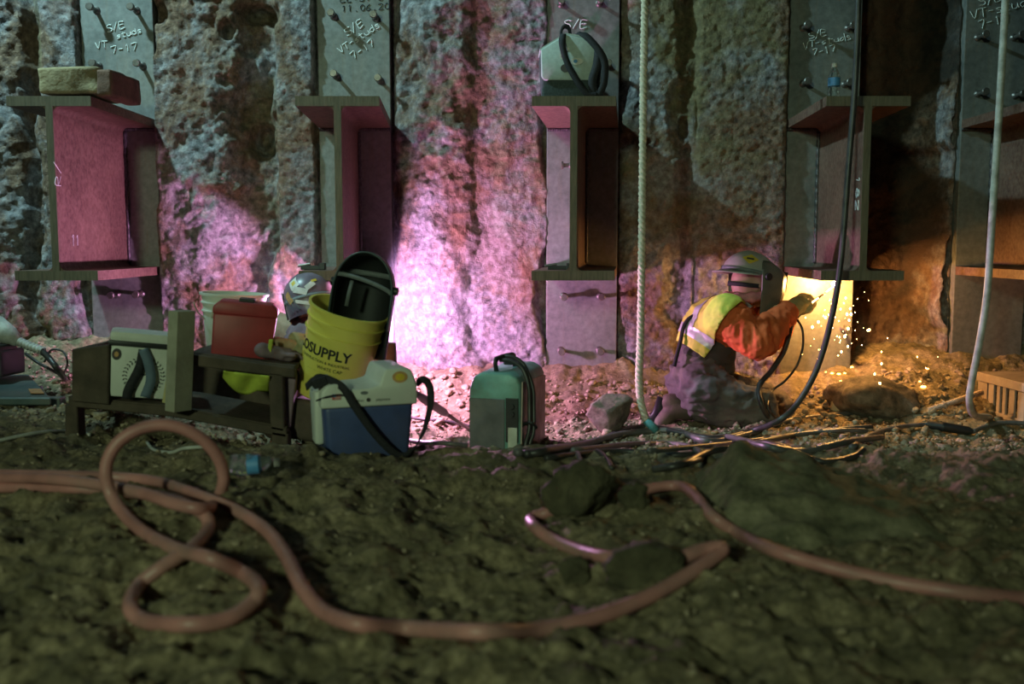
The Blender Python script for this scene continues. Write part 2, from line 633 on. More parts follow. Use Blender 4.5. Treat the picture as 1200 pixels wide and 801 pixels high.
    M['bandana'] = simple('pink_bandana', (0.70, 0.26, 0.30), 0.85, 0, 0.3, 30, 0.3, 0.004)
    M['hat_violet'] = simple('scuffed_dark_hat', (0.17, 0.13, 0.17), 0.35, 0, 0.3, 12, 0.1, 0.003)
    M['sticker_white'] = simple('sticker_white', (0.66, 0.62, 0.58), 0.5, 0, 0.15, 40, 0)
    M['sticker_yellow'] = simple('sticker_yellow', (0.70, 0.48, 0.05), 0.5, 0, 0.15, 40, 0)
    M['sticker_orange'] = simple('sticker_orange', (0.55, 0.30, 0.12), 0.5, 0, 0.2, 40, 0)
    M['sticker_blue'] = simple('sticker_blue', (0.10, 0.30, 0.62), 0.5, 0, 0.1, 40, 0)
    M['sticker_red'] = simple('sticker_red', (0.55, 0.10, 0.09), 0.5, 0, 0.1, 40, 0)
    M['sticker_dark'] = simple('sticker_dark', (0.06, 0.05, 0.05), 0.5, 0, 0.1, 40, 0)
    M['crate'] = simple('crate_plastic', (0.42, 0.33, 0.31), 0.65, 0, 0.2, 12, 0.2, 0.003, (0.2, 0.16, 0.12), 0.5)
    M['machine'] = simple('machine_paint', (0.085, 0.12, 0.125), 0.5, 0.2, 0.3, 10, 0.2, 0.003, (0.17, 0.13, 0.10), 0.5)
    M['leaf'] = simple('dry_leaf', (0.45, 0.22, 0.10), 0.8, 0, 0.2, 30, 0.1)
    t = NT('clear_plastic')
    t.set(Base_Color=(0.85, 0.95, 0.97), Roughness=0.08, Transmission_Weight=0.92, IOR=1.35)
    M['clear'] = t.m
    for nm, c, e in (('spark', (1.0, 0.52, 0.14), 30.0), ('arc_amber', (1.0, 0.72, 0.34), 150.0), ('arc_violet', (1.0, 0.80, 1.0), 150.0),
                     ('ember', (1.0, 0.45, 0.08), 14.0)):
        t = NT(nm)
        t.set(Base_Color=(0, 0, 0), Emission_Color=c, Emission_Strength=e)
        M[nm] = t.m


make_materials()

# ------------------------------------------------------------------ the cut face (wall) and the ground
YB, YF = 5.65, 4.75                 # face of the wall plates, front ends of the beam stubs
PXM = YB / FPX / 1.005              # metres per photo pixel on the wall


def wx(px):
    return (px - 600.0) * PXM


def sstep(a, b, x):
    t = np.clip((x - a) / (b - a), 0, 1)
    return t * t * (3 - 2 * t)


PROF = [(-420, .05), (-200, .06), (0, .05), (32, .02), (39, -.10), (46, -.10), (54, .03), (64, .075), (100, .07), (106, -.06), (188, .03), (192, .08),
        (215, .085), (250, .10), (278, .05), (290, -.05), (322, -.09), (330, .045), (336, .06), (371, .06), (377, -.06),
        (461, -.06), (468, .0), (500, .08), (538, .085), (550, .06), (558, .015), (566, .01), (590, .04), (638, .03), (645, -.06), (721, -.06),
        (727, -.02), (745, .02), (784, .03), (794, -.0), (810, -.015), (818, .03), (860, .05), (912, .07), (919, .06), (923, -.06),
        (999, -.08), (1010, -.22), (1040, -.30), (1090, -.28), (1108, -.15), (1117, .01), (1122, -.05), (1200, -.06), (1212, -.02), (1260, .05), (1700, .05)]
ROUGH = [(-420, 1), (48, 1), (60, .35), (100, .4), (106, 0), (187, 0), (195, .7), (230, 1), (290, 1.1), (324, .7), (332, .25), (371, .25), (377, 0), (461, 0),
         (468, .8), (520, 1), (560, .6), (600, .45), (638, .4), (645, 0), (721, 0), (728, .3), (790, .5), (815, .3), (840, .15), (916, .15), (922, 0),
         (999, .1), (1010, .9), (1100, 1), (1117, .6), (1122, 0), (1200, 0), (1212, .6), (1700, 1)]


def wall_off(X, Z):
    px = X / PXM + 600
    p = np.stack([X, Z, np.zeros_like(X)], 1)
    warp = 9 * fbm(p * [0.0, 2.2, 0], 3, 5) + 5 * fbm(p * 6, 3, 9)
    in_plate = ((px > 103) & (px < 190)) | ((px > 373) & (px < 464)) | ((px > 641) & (px < 724)) | ((px > 918) & (px < 1002)) | ((px > 1117) & (px < 1206))
    o = np.interp(np.where(in_plate, px, px + np.where((px > 326) & (px < 376) | (px > 812) & (px < 920), warp * .25, warp)),
                  [a for a, _ in PROF], [b for _, b in PROF])
    r = np.interp(px, [a for a, _ in ROUGH], [b for _, b in ROUGH])
    o = np.where(in_plate, np.clip(o, -.3, -.012), o)
    big = fbm(p * [1.6, 1.1, 1], 4, 21)
    rd = ridged(p * [4.2, 3.0, 1] + 3.3, 4, 31)
    sm = fbm(p * 14, 4, 41)
    d = o + r * (0.04 * big + 0.020 * rd + 0.016 * sm) + 0.0065 * fbm(p * 38, 3, 51) * (r > 0.02)
    # blow holes
    for (hx, hz, ra, rb, dep) in HOLES:
        q = ((X - hx) / ra) ** 2 + ((Z - hz) / rb) ** 2
        d = d - dep * np.exp(-q ** 2)
    return d


HOLES = []
for (hpx, hpy, ra, rb, dep) in [(303, 163, .07, .09, .16), (297, 14, .07, .05, .14), (268, 38, .04, .05, .1), (318, 18, .05, .05, .1), (186, 15, .05, .07, .1),
                                (40, 118, .05, .05, .12), (802, 150, .03, .05, .06)]:
    q = P(hpx, hpy, YB)
    HOLES.append((q.x, q.z, ra, rb, dep))


def grid_faces(nx, nz):
    i = np.arange(nx - 1)[None, :] + np.arange(nz - 1)[:, None] * nx
    i = i.ravel()
    return np.stack([i, i + 1, i + nx + 1, i + nx], 1)


def make_wall():
    xs = np.concatenate([np.linspace(-5.4, -3.05, 60)[:-1], np.linspace(-3.05, 3.05, 640), np.linspace(3.05, 5.4, 60)[1:]])
    zs = np.concatenate([np.linspace(-.6, 2.2, 300), np.linspace(2.2, 4.7, 90)[1:]])
    Xg, Zg = np.meshgrid(xs, zs)
    X, Z = Xg.ravel(), Zg.ravel()
    d = wall_off(X, Z)
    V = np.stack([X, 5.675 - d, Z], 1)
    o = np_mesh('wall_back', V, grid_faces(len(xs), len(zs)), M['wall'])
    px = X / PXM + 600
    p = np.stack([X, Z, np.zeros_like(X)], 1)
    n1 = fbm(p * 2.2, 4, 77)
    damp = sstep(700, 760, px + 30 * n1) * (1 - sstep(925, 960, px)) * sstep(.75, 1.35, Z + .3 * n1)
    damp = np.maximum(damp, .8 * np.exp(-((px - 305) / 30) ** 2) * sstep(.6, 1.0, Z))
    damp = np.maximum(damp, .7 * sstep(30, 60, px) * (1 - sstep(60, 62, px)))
    soil_shade = sstep(1000, 1022, px + 14 * n1) * (1 - sstep(1098, 1112, px + 22 * n1)) * sstep(.0, .55, Z + .25 * n1)  # recess mask for dark soil and painted shade, fading out towards the ground
    for nm, arr in (('damp', damp), ('soil_shade', soil_shade)):
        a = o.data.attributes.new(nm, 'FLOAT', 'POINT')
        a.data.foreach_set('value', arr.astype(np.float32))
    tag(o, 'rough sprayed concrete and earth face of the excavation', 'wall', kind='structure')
    # backing so that no light leaks through from behind
    return o


make_wall()

YA = [0, 1.5, 2.5, 3.2, 3.55, 3.9, 4.3, 4.7, 5.05, 5.35, 5.7, 6.2]
ZA = [-.10, -.055, -.02, .0, -.015, -.09, -.16, -.195, -.19, -.11, .03, .08]
ZL = [-.10, -.055, -.02, .0, .005, .01, .015, .03, .06, .11, .19, .22]
ZR = [-.10, -.055, -.02, -.01, -.03, -.09, -.15, -.18, -.13, -.02, .12, .18]


def gz(x, y):
    x = np.atleast_1d(np.asarray(x, float))
    y = np.atleast_1d(np.asarray(y, float))
    a, l, r = np.interp(y, YA, ZA), np.interp(y, YA, ZL), np.interp(y, YA, ZR)
    tl = sstep(-1.75, -.95, x)
    tr = sstep(1.7, 2.3, x)
    z = l * (1 - tl) + a * tl * (1 - tr) + r * tr
    p = np.stack([x, y, np.zeros_like(x)], 1)
    z = z + .028 * fbm(p * 1.9, 3, 101) + .016 * ridged(p * 5.2, 3, 111) + .014 * fbm(p * 15, 4, 121) - .004
    lumps = np.clip(noise(p * 9.0, 131) - .35, 0, 1)
    z = z + .035 * lumps
    return z


def make_floor():
    ys = 0.35 * (6.15 / 0.35) ** (np.linspace(0, 1, 560))
    ts = np.linspace(-1, 1, 760)
    Y, T = np.meshgrid(ys, ts, indexing='ij')
    half = 1.2 + Y * 0.72
    X = T * half
    x, y = X.ravel(), Y.ravel()
    z = np.concatenate([gz(x[i:i + 60000], y[i:i + 60000]) for i in range(0, len(x), 60000)])
    p = np.stack([x, y, np.zeros_like(x)], 1)
    z = z + .006 * fbm(p * 44, 3, 141)
    o = np_mesh('floor', np.stack([x, y, z], 1), grid_faces(len(ts), len(ys)), M['dirt'])
    tag(o, 'trampled uneven dirt floor of the excavation pit', 'ground', kind='structure')
    # the ground goes on behind and beside the camera's spot
    return o


make_floor()


def G(px, py, lift=0.0, lo=1.0, hi=5.9):
    """where the line of sight through a photo pixel meets the ground"""
    d = ray(px, py)
    t = np.linspace(lo, hi, 700)
    s = t / d.y
    x, z = d.x * s, CAMZ + d.z * s
    g = gz(x, t) + lift
    below = np.nonzero(z <= g)[0]
    k = below[0] if len(below) else len(t) - 1
    return Vector((x[k], t[k], g[k]))


def gnd(x, y):
    return float(gz(x, y)[0])


# ------------------------------------------------------------------ wall plates with studs and chalk, beam stubs
STROKES = {
    'S': [[(.9, .9), (.5, 1), (.1, .8), (.3, .55), (.7, .45), (.85, .2), (.5, 0), (.05, .1)]],
    '/': [[(.1, -.1), (.8, 1.1)]], 'E': [[(.8, 1), (.1, 1), (.05, 0), (.8, .05)], [(.1, .52), (.7, .55)]],
    'V': [[(0, 1), (.4, 0), (.8, 1.05)]], 'T': [[(0, 1), (1, 1)], [(.5, 1), (.45, 0)]], '-': [[(.15, .45), (.75, .5)]],
    't': [[(.4, 1), (.4, .1), (.7, 0)], [(.1, .65), (.8, .7)]], 'u': [[(.1, .6), (.15, .1), (.5, 0), (.75, .2), (.8, .6)], [(.8, .6), (.9, 0)]],
    'd': [[(.75, .5), (.4, .6), (.1, .3), (.35, 0), (.75, .2)], [(.85, 1.05), (.8, 0)]], 's': [[(.75, .55), (.4, .62), (.2, .45), (.65, .25), (.6, .05), (.15, .05)]],
    '7': [[(.05, .9), (.8, 1), (.4, 0)]], '1': [[(.3, .8), (.5, 1), (.45, 0)]], '0': [[(.5, 1), (.15, .7), (.2, .2), (.5, 0), (.8, .3), (.8, .75), (.5, 1)]],
    '2': [[(.1, .8), (.5, 1), (.8, .75), (.1, 0), (.85, .05)]], '8': [[(.5, .5), (.2, .75), (.5, 1), (.8, .75), (.5, .5), (.15, .25), (.5, 0), (.85, .25), (.5, .5)]],
    'R': [[(.1, 0), (.1, 1), (.7, .9), (.7, .6), (.1, .5), (.8, 0)]], 'L': [[(.1, 1), (.1, 0), (.75, 0)]], '3': [[(.1, .9), (.6, 1), (.75, .75), (.4, .55), (.8, .3), (.5, 0), (.1, .1)]],
    '.': [[(.4, 0), (.5, .08)]], '4': [[(.6, 0), (.6, 1), (.05, .35), (.85, .4)]], '6': [[(.7, 1), (.2, .5), (.2, .1), (.6, 0), (.75, .3), (.3, .45)]],
    '\'': [[(.4, 1), (.35, .8)]], ' ': [],
}


def chalk(name, text_lines, origin, right, up, size, mat, parent, seed=0, wob=.05, r=.0032, lead=1.35):
    """hand-drawn strokes lying on a face: origin = lower left of the first line"""
    rnd = random.Random(seed)
    origin, right, up = Vector(origin), Vector(right).normalized(), Vector(up).normalized()
    nrm = right.cross(up).normalized()
    mb = MB()
    for li, line in enumerate(text_lines):
        cx = 0
        for ch in line:
            for st in STROKES.get(ch, []):
                pts = [origin + right * ((cx + x + rnd.uniform(-wob, wob)) * size) + up * ((y + rnd.uniform(-wob, wob) - li * lead) * size) + nrm * .001 for x, y in st]
                if len(pts) > 2:
                    pts = catmull(pts, 3)
                mb.tube(pts, r, 4)
            cx += 1.0 if ch != ' ' else .6
    return mb.build(name, mat, parent, world=True)


def stud(parent, c, along, length=.095, world=True):
    c, along = Vector(c), Vector(along).normalized()
    mb = MB()
    mb.tube([c, c + along * length * .78], .0105, 12)
    mb.tube([c + along * length * .76, c + along * length * .8, c + along * length * .97, c + along * length], [.013, .021, .021, .018], 14)
    mb.tube([c, c + along * .006, c + along * .012], [.022, .019, .012], 12)
    return mb.build('stud', M['stud'], parent, auto=40, world=True)


PW = .40
PLATE_X = [wx(146.5), wx(418), wx(682), wx(960), wx(1162)]
FRONT_X = [(px - 600) / FPX * YF / 1.01 for px in (62, 397, 672, 1014, 1267)]
ZTOP, ZBOT, TFL, TWB = 1.417, .556, .046, .034

PLATE_LABEL = [
    'tall grey steel wall plate with studs behind the beam stub that carries a timber block',
    'tall grey steel wall plate with chalk writing above the beam stub behind the yellow bucket',
    'tall grey steel wall plate behind the grey lunch bag',
    'tall grey steel wall plate behind the upright water bottle and the amber welding arc',
    'dim steel wall plate beside the shade-darkened earth recess, behind the speckled hanging hose']
STUDS = [
    [(113, 12), (160, 12), (116, 77), (167, 77), (166, 344), (137, 345)],
    [(391, 19), (440, 21), (394, 89), (445, 94)],
    [(657, 5), (702, 4), (660, 76), (711, 77), (660, 347), (703, 347), (657, 410), (702, 410)],
    [(941, 33), (994, 33), (941, 98), (990, 99), (988, 385)],
    [(1146, 44), (1188, 44), (1146, 110), (1190, 112)]]
plates = []
for k in range(5):
    x = PLATE_X[k]
    t = thing('steel_wall_plate', PLATE_LABEL[k], 'steel plate', (x, YB, -.3), group=None)
    mb = MB().box((x, YB + .045, 2.15), (PW, .09, 5.0), bev=.004)
    mb.build('plate', M['plate'], t, world=True)
    for (sx, sy) in STUDS[k]:
        q = P(sx, sy, YB)
        stud(t, (q.x, YB, q.z), (0, -1, 0), .10)
    plates.append(t)


def on_plate(px, py):
    q = P(px, py, YB)
    return Vector((q.x, YB - .002, q.z))


def rot_axes(deg):
    a = math.radians(deg)
    return Vector((math.cos(a), 0, math.sin(a))), Vector((-math.sin(a), 0, math.cos(a)))


r_, u_ = rot_axes(14)
chalk('chalk_writing', ['S/E'], on_plate(126, 38), r_, u_, .036, M['chalk'], plates[0], 3)
chalk('chalk_writing', ['studs'], on_plate(137, 46), r_, u_, .030, M['chalk'], plates[0], 15)
chalk('chalk_writing', ['VT'], on_plate(113, 57), *rot_axes(6), .034, M['chalk'], plates[0], 4)
chalk('chalk_writing', ['7-17'], on_plate(131, 63), *rot_axes(8), .038, M['chalk'], plates[0], 16)
r_, u_ = rot_axes(33)
chalk('chalk_writing', ['S/E'], on_plate(407, 43), r_, u_, .040, M['chalk'], plates[1], 5)
chalk('chalk_writing', ['VT-studs'], on_plate(399, 63), r_, u_, .034, M['chalk'], plates[1], 17)
chalk('chalk_writing', ['7-17'], on_plate(414, 70), r_, u_, .038, M['chalk'], plates[1], 18)
chalk('stamped_writing', ['EL-37.3', '11.06.20'], on_plate(399, 3), (1, 0, .06), (-.06, 0, 1), .034, M['marker'], plates[1], 6, lead=1.5, r=.0024)
chalk('chalk_writing', ['S/E'], on_plate(661, 33), (1, 0, 0), (0, 0, 1), .045, M['chalk'], plates[2], 7)
r_, u_ = rot_axes(-14)
chalk('chalk_writing', ['  S/E', 'VT-studs', '  7-17'], on_plate(940, 48), *rot_axes(12), .034, M['chalk'], plates[3], 8, wob=.12, r=.002)
chalk('chalk_writing', ['  S/E', 'VT-studs', ' 7-17'], on_plate(1136, 10), *rot_axes(14), .045, M['chalk'], plates[4], 9, r=.002)

BEAM_LABEL = [
    'rusty I-beam stub with a wide lit web, carrying a weathered timber block',
    'rusty I-beam stub jutting from the wall above the violet welding glow',
    'rusty I-beam stub carrying the grey lunch bag on its top flange',
    'rusty I-beam stub carrying the upright water bottle above the amber welding arc',
    'dim rusty I-beam stub beside the shade-darkened earth recess, behind the speckled hanging hose']
beams = []
for k in range(5):
    xb, xf = PLATE_X[k], FRONT_X[k]
    t = thing('steel_beam_stub', BEAM_LABEL[k], 'steel beam', (xf, YF, ZBOT))

    def slab(x0, x1, z0, z1, ya=YF, yb=YB - .001):
        def c(off, y, z):
            f = (y - YF) / (YB - YF)
            return Vector((xf + (xb - xf) * f + off, y, z))
        return MB().hexa([c(x0, ya, z0), c(x1, ya, z0), c(x1, ya, z1), c(x0, ya, z1)], [c(x0, yb, z0), c(x1, yb, z0), c(x1, yb, z1), c(x0, yb, z1)])
    hw = .1975
    for nm, (x0, x1, z0, z1) in (('top_flange', (-hw, hw, ZTOP - TFL, ZTOP)), ('bottom_flange', (-hw, hw, ZBOT, ZBOT + TFL)),
                                 ('web', (-TWB / 2, TWB / 2, ZBOT + TFL, ZTOP - TFL))):
        if nm == 'web':
            o = slab(x0, x1, z0, z1, YF + .003).build(nm, M['beam'], t, world=True)
            # root fillets, rounded
            for s in (-1, 1):
                for zz, sg in ((ZTOP - TFL, -1), (ZBOT + TFL, 1)):
                    mb = MB()
                    prof = [(0, 0)] + [(.03 - .03 * math.sin(a), .03 - .03 * math.cos(a)) for a in np.linspace(0, math.pi / 2, 6)]
                    fr = [Vector((xf + s * (TWB / 2 + a), YF + .004, zz + sg * b)) for a, b in prof]
                    mb.prism(fr, Vector((xb - xf, YB - YF - .005, 0)))
                    mb.build('fillet', M['beam'], t, world=True, auto=40)
        else:
            o = slab(x0, x1, z0, z1).build(nm, M['beam'], t, world=True)
        # the flame-cut front face
        slab(x0, x1, z0, z1, YF - .004, YF + .002).build('cut_face', M['cut_edge'], o, world=True)
    # weld bead round the joint with the plate
    for s in (-1, 1):
        for nm, pts in (('weld_bead', [(xb + s * (TWB / 2 + .006), YB - .008, ZBOT + TFL + .02), (xb + s * (TWB / 2 + .006), YB - .008, ZTOP - TFL - .02)]),
                        ('weld_bead', [(xb + s * .02, YB - .008, ZTOP - TFL - .006), (xb + s * hw, YB - .008, ZTOP - TFL - .006)])):
            a, b = Vector(pts[0]), Vector(pts[1])
            n = 60
            rr = [.011 + .004 * math.sin(i * 2.1) * math.sin(i * .7) for i in range(n)]
            MB().tube([a.lerp(b, i / (n - 1)) for i in range(n)], rr, 7).build(nm, M['weld'], t, world=True, smooth=True)
    beams.append(t)

# stray stud on the web side and chalk numbers on two webs
stud(beams[2], (FRONT_X[2] - TWB / 2 + .03, YF + .42, 1.13), (-1, 0, 0), .05)


def web_pt(k, f, z, side):
    x = FRONT_X[k] + (PLATE_X[k] - FRONT_X[k]) * f + side * (TWB / 2 + .002)
    return Vector((x, YF + (YB - YF) * f, z))


d4 = (web_pt(3, 1, 0, -1) - web_pt(3, 0, 0, -1)).normalized()
chalk('chalk_writing', ['182'], web_pt(3, .10, 1.06, -1), (0, 0, -1), -d4, .06, M['chalk'], beams[3], 12, r=.0025)
d1 = (web_pt(0, 1, 0, 1) - web_pt(0, 0, 0, 1)).normalized()
chalk('chalk_writing', ['R/'], web_pt(0, .05, 1.0, 1), (0, 0, 1), -d1 * 1, .06, M['chalk'], beams[0], 13, r=.002)
chalk('chalk_writing', ['11'], web_pt(0, .15, .72, 1), d1, (0, 0, 1), .05, M['chalk'], beams[0], 14, r=.002)

# ------------------------------------------------------------------ shape helpers for the objects
def bev_mb(mb, bev, seg=2, angle=30):
    me = bpy.data.meshes.new('tmp')
    me.from_pydata([tuple(v) for v in mb.v], [], mb.f)
    bm = bmesh.new()
    bm.from_mesh(me)
    bpy.data.meshes.remove(me)
    bmesh.ops.recalc_face_normals(bm, faces=bm.faces)
    ed = [e for e in bm.edges if len(e.link_faces) == 2 and e.calc_face_angle(0) > math.radians(angle)]
    bmesh.ops.bevel(bm, geom=ed, offset=bev, segments=seg, affect='EDGES', profile=0.5, clamp_overlap=True)
    return MB().from_bm(bm)


def pp(pts, Y):
    return [P(a, b, Y) for a, b in pts]


def rough_box(c, size, rot, amp, seed, cuts=10, freq=9):
    bm = bmesh.new()
    bmesh.ops.create_cube(bm, size=1.0)
    bmesh.ops.subdivide_edges(bm, edges=list(bm.edges), cuts=cuts, use_grid_fill=True)
    V = np.array([tuple(v.co) for v in bm.verts]) * np.array(size)
    r = min(size) * .12
    h = np.array(size) / 2 - r
    inner = np.clip(V, -h, h)
    d = V - inner
    L = np.linalg.norm(d, axis=1, keepdims=True)
    V = np.where(L > 1e-6, inner + d / np.maximum(L, 1e-6) * np.minimum(L, r), V)
    dirv = V / (np.linalg.norm(V, axis=1, keepdims=True) + 1e-6)
    V = V + dirv * amp * (fbm(V * freq + seed * 3.1, 4, seed)[:, None])
    for v, c_ in zip(bm.verts, V):
        v.co = c_
    return MB().from_bm(bm, Matrix.Translation(Vector(c)) @ (rot or Matrix.Identity(3)).to_4x4())


def rock(name, c, size, seed, mat, label, cat='rock', rot=0, amp=.35, sub=4, sink=.25, group=None, sharp=.5, freq=1.5, parent=None):
    bm = bmesh.new()
    bmesh.ops.create_icosphere(bm, subdivisions=sub, radius=1)
    V = np.array([tuple(v.co) for v in bm.verts])
    rnd = np.random.RandomState(seed)
    for k in range(int(9 * sharp) + 2):       # chip flat faces off
        n = rnd.normal(size=3)
        n /= np.linalg.norm(n)
        d = rnd.uniform(.55, .85)
        s = V @ n - d
        V = V - np.where(s > 0, s, 0)[:, None] * n * .85
    V = V * (1 + amp * .45 * fbm(V * freq + seed * 7.7, 3, seed)[:, None] + amp * .12 * fbm(V * 6 + seed, 4, seed + 5)[:, None])
    V = V * np.array(size) / 2
    for v, q in zip(bm.verts, V):
        v.co = q
    M4 = Matrix.Translation(Vector(c) + Vector((0, 0, size[2] * (.5 - sink)))) @ Matrix.Rotation(rot, 4, 'Z')
    o = MB().from_bm(bm, M4).build(name, mat, parent, smooth=True, world=True)
    if label:
        tag(o, label, cat, group)
    return o


def blob(name, caps, mat, parent, voxel=.012, smooth=4, folds=None, ell=(), boxes=(), cut=None):
    """fuse tapered limbs into one continuous skin. caps: (p0, r0, p1, r1)"""
    mb = MB()
    for (a, ra, b, rb) in caps:
        mb.capsule(a, ra, b, rb)
    for (c, r, R) in ell:
        mb.sphere(c, r, 20, 14, R)
    for (c, sz, R) in boxes:
        mb.box(c, sz, R, bev=min(sz) * .3)
    me = bpy.data.meshes.new('tmp')
    me.from_pydata([tuple(v) for v in mb.v], [], mb.f)
    bm = bmesh.new()
    bm.from_mesh(me)
    bmesh.ops.remove_doubles(bm, verts=bm.verts, dist=1e-6)
    bmesh.ops.recalc_face_normals(bm, faces=bm.faces)
    bm.to_mesh(me)
    bm.free()
    o = bpy.data.objects.new('tmp', me)
    COL.objects.link(o)
    md = o.modifiers.new('r', 'REMESH')
    md.mode = 'VOXEL'
    md.voxel_size = voxel
    ms = o.modifiers.new('s', 'SMOOTH')
    ms.iterations = smooth
    ms.factor = .5
    dg = bpy.context.evaluated_depsgraph_get()
    ev = o.evaluated_get(dg)
    m2 = bpy.data.meshes.new_from_object(ev)
    bpy.data.objects.remove(o)
    n = len(m2.vertices)
    V = np.empty(n * 3, np.float32)
    m2.vertices.foreach_get('co', V)
    V = V.reshape(-1, 3).astype(float)
    if folds:
        N = np.empty(n * 3, np.float32)
        m2.vertices.foreach_get('normal', N)
        N = N.reshape(-1, 3)
        for (amp, fr, seed) in folds:
            q = V * np.array(fr)
            q = q + .6 * np.stack([fbm(q * .4, 2, seed + 3)] * 3, 1)
            V = V + N * (amp * ridged(q, 2, seed))[:, None]
        m2.vertices.foreach_set('co', V.astype(np.float32).ravel())
    bm = bmesh.new()
    bm.from_mesh(m2)
    bpy.data.meshes.remove(m2)
    if cut:
        for (co, no) in cut:
            bmesh.ops.bisect_plane(bm, geom=list(bm.verts) + list(bm.edges) + list(bm.faces), plane_co=co, plane_no=no, clear_outer=True)
    out = MB().from_bm(bm)
    if name is None:
        return out
    return out.build(name, mat, parent, smooth=True, world=True)


def band_on(mb_src, name, mat, parent, planes, off=.004):
    """strip of cloth sewn on a surface: the part of it between planes, lifted off a little"""
    me = bpy.data.meshes.new('tmp')
    me.from_pydata([tuple(v) for v in mb_src.v], [], mb_src.f)
    bm = bmesh.new()
    bm.from_mesh(me)
    bpy.data.meshes.remove(me)
    bmesh.ops.recalc_face_normals(bm, faces=bm.faces)
    bm.normal_update()
    for v in bm.verts:
        v.co += v.normal * off
    for (co, no) in planes:
        bmesh.ops.bisect_plane(bm, geom=list(bm.verts) + list(bm.edges) + list(bm.faces), plane_co=co, plane_no=no, clear_outer=True)
    return MB().from_bm(bm).build(name, mat, parent, smooth=True, world=True)


def text_mesh(body, size, bold=0.0):
    cu = bpy.data.curves.new('tmp', 'FONT')
    cu.body = body
    cu.size = size
    cu.align_x = 'CENTER'
    cu.offset = bold
    cu.resolution_u = 3
    o = bpy.data.objects.new('tmp', cu)
    COL.objects.link(o)
    dg = bpy.context.evaluated_depsgraph_get()
    me = bpy.data.meshes.new_from_object(o.evaluated_get(dg))
    bpy.data.objects.remove(o)
    bm = bmesh.new()
    bm.from_mesh(me)
    bpy.data.meshes.remove(me)
    bmesh.ops.triangulate(bm, faces=bm.faces)
    bmesh.ops.subdivide_edges(bm, edges=[e for e in bm.edges if e.calc_length() > size * .15], cuts=2)
    bmesh.ops.triangulate(bm, faces=bm.faces)
    return MB().from_bm(bm)


def RotY(deg):
    return Matrix.Rotation(math.radians(deg), 3, 'Y')


def RotZ(deg):
    return Matrix.Rotation(math.radians(deg), 3, 'Z')


def RotX(deg):
    return Matrix.Rotation(math.radians(deg), 3, 'X')


def disc(c, r, nrm, up, th=.002, sx=1.0, n=24):
    c, nrm, up = Vector(c), Vector(nrm).normalized(), Vector(up).normalized()
    rt = up.cross(nrm).normalized()
    pts = [c + rt * math.cos(2 * math.pi * k / n) * r * sx + up * math.sin(2 * math.pi * k / n) * r for k in range(n)]
    return MB().prism(pts, nrm * th)


# ------------------------------------------------------------------ on the beam stubs
# weathered timber block
t = thing('timber_block', 'weathered splintered timber block resting on a rusty beam stub', 'timber', (P(82, 114, 4.8).x, 4.95, ZTOP))
rough_box((P(82, 114, 4.78).x, 4.95, ZTOP + .078), (.30, .34, .125), RotZ(-3), .012, 3, 14, 8).build('block', M['timber'], t, world=True, smooth=True)
rough_box((P(119, 114, 4.8).x + .035, 4.93, ZTOP + .065), (.07, .33, .125), RotZ(-3), .006, 5, 8, 10).build('lit_side_piece', M['timber_lit_side'], t, world=True, smooth=True)  # side face of the same block, its light and shade put into the colour

# grey lunch bag
YL = 4.86
bx = P(669, 112, YL).x
t = thing('lunch_bag', 'grey and black soft lunch bag with a peaked flap and shoulder strap', 'bag', (bx, YL + .1, ZTOP))
b0 = ZTOP + .004
W = .144


def lb(x, z, y=0.0):
    return Vector((bx + x, YL + y, b0 + z))


body = MB().prism([lb(-.135, 0), lb(.135, 0), lb(.15, .20), lb(.13, .235), lb(.04, .29), lb(-.03, .29), lb(-.14, .235), lb(-.15, .2)], (0, .19, 0))
bev_mb(body, .012, 2).build('body', M['dark_mesh'], t, world=True, auto=50)
fl = MB().prism([lb(-.128, .085, -.012), lb(.105, .085, -.012), lb(.122, .10, -.012), lb(.138, .225, -.012), lb(.045, .285, -.012), lb(-.028, .298, -.012), lb(-.145, .228, -.012), lb(-.142, .10, -.012)], (0, .016, 0))
o = bev_mb(fl, .006, 2).build('flap', M['grey_fabric'], t, world=True, auto=50)
# flap top panels going back over the peak
MB().hexa([lb(-.148, .226, -.005), lb(-.028, .298, -.005), lb(-.028, .306, -.005), lb(-.150, .233, -.005)],
          [lb(-.148, .226, .195), lb(-.028, .298, .195), lb(-.028, .306, .195), lb(-.150, .233, .195)]).build('flap_top', M['grey_fabric'], t, world=True)
MB().hexa([lb(-.028, .298, -.005), lb(.045, .287, -.005), lb(.045, .295, -.005), lb(-.028, .306, -.005)],
          [lb(-.028, .298, .195), lb(.045, .287, .195), lb(.045, .295, .195), lb(-.028, .306, .195)]).build('flap_top', M['grey_fabric'], t, world=True)
MB().hexa([lb(.045, .285, -.005), lb(.142, .226, -.005), lb(.145, .233, -.005), lb(.045, .293, -.005)],
          [lb(.045, .285, .195), lb(.142, .226, .195), lb(.145, .233, .195), lb(.045, .293, .195)]).build('flap_top', M['grey_fabric'], t, world=True)
disc(lb(.025, .172, -.013), .016, (0, -1, 0), (0, 0, 1), .003, 2.0).build('badge', M['sticker_white'], o, world=True)
disc(lb(.02, .172, -.017), .008, (0, -1, 0), (0, 0, 1), .002, 1.2).build('badge_mark', M['sticker_blue'], o, world=True)
disc(lb(-.028, .14, -.013), .019, (0, -1, 0), (0, 0, 1), .004, 1.2).build('button', M['sticker_dark'], o, world=True)
for q in ((-.035, .225), (-.045, .20), (-.04, .19), (-.02, .23)):
    disc(lb(q[0], q[1], -.013), .008, (0, -1, 0), (0, 0, 1), .001, 1.4).build('chalk_smudge', M['sticker_white'], o, world=True)
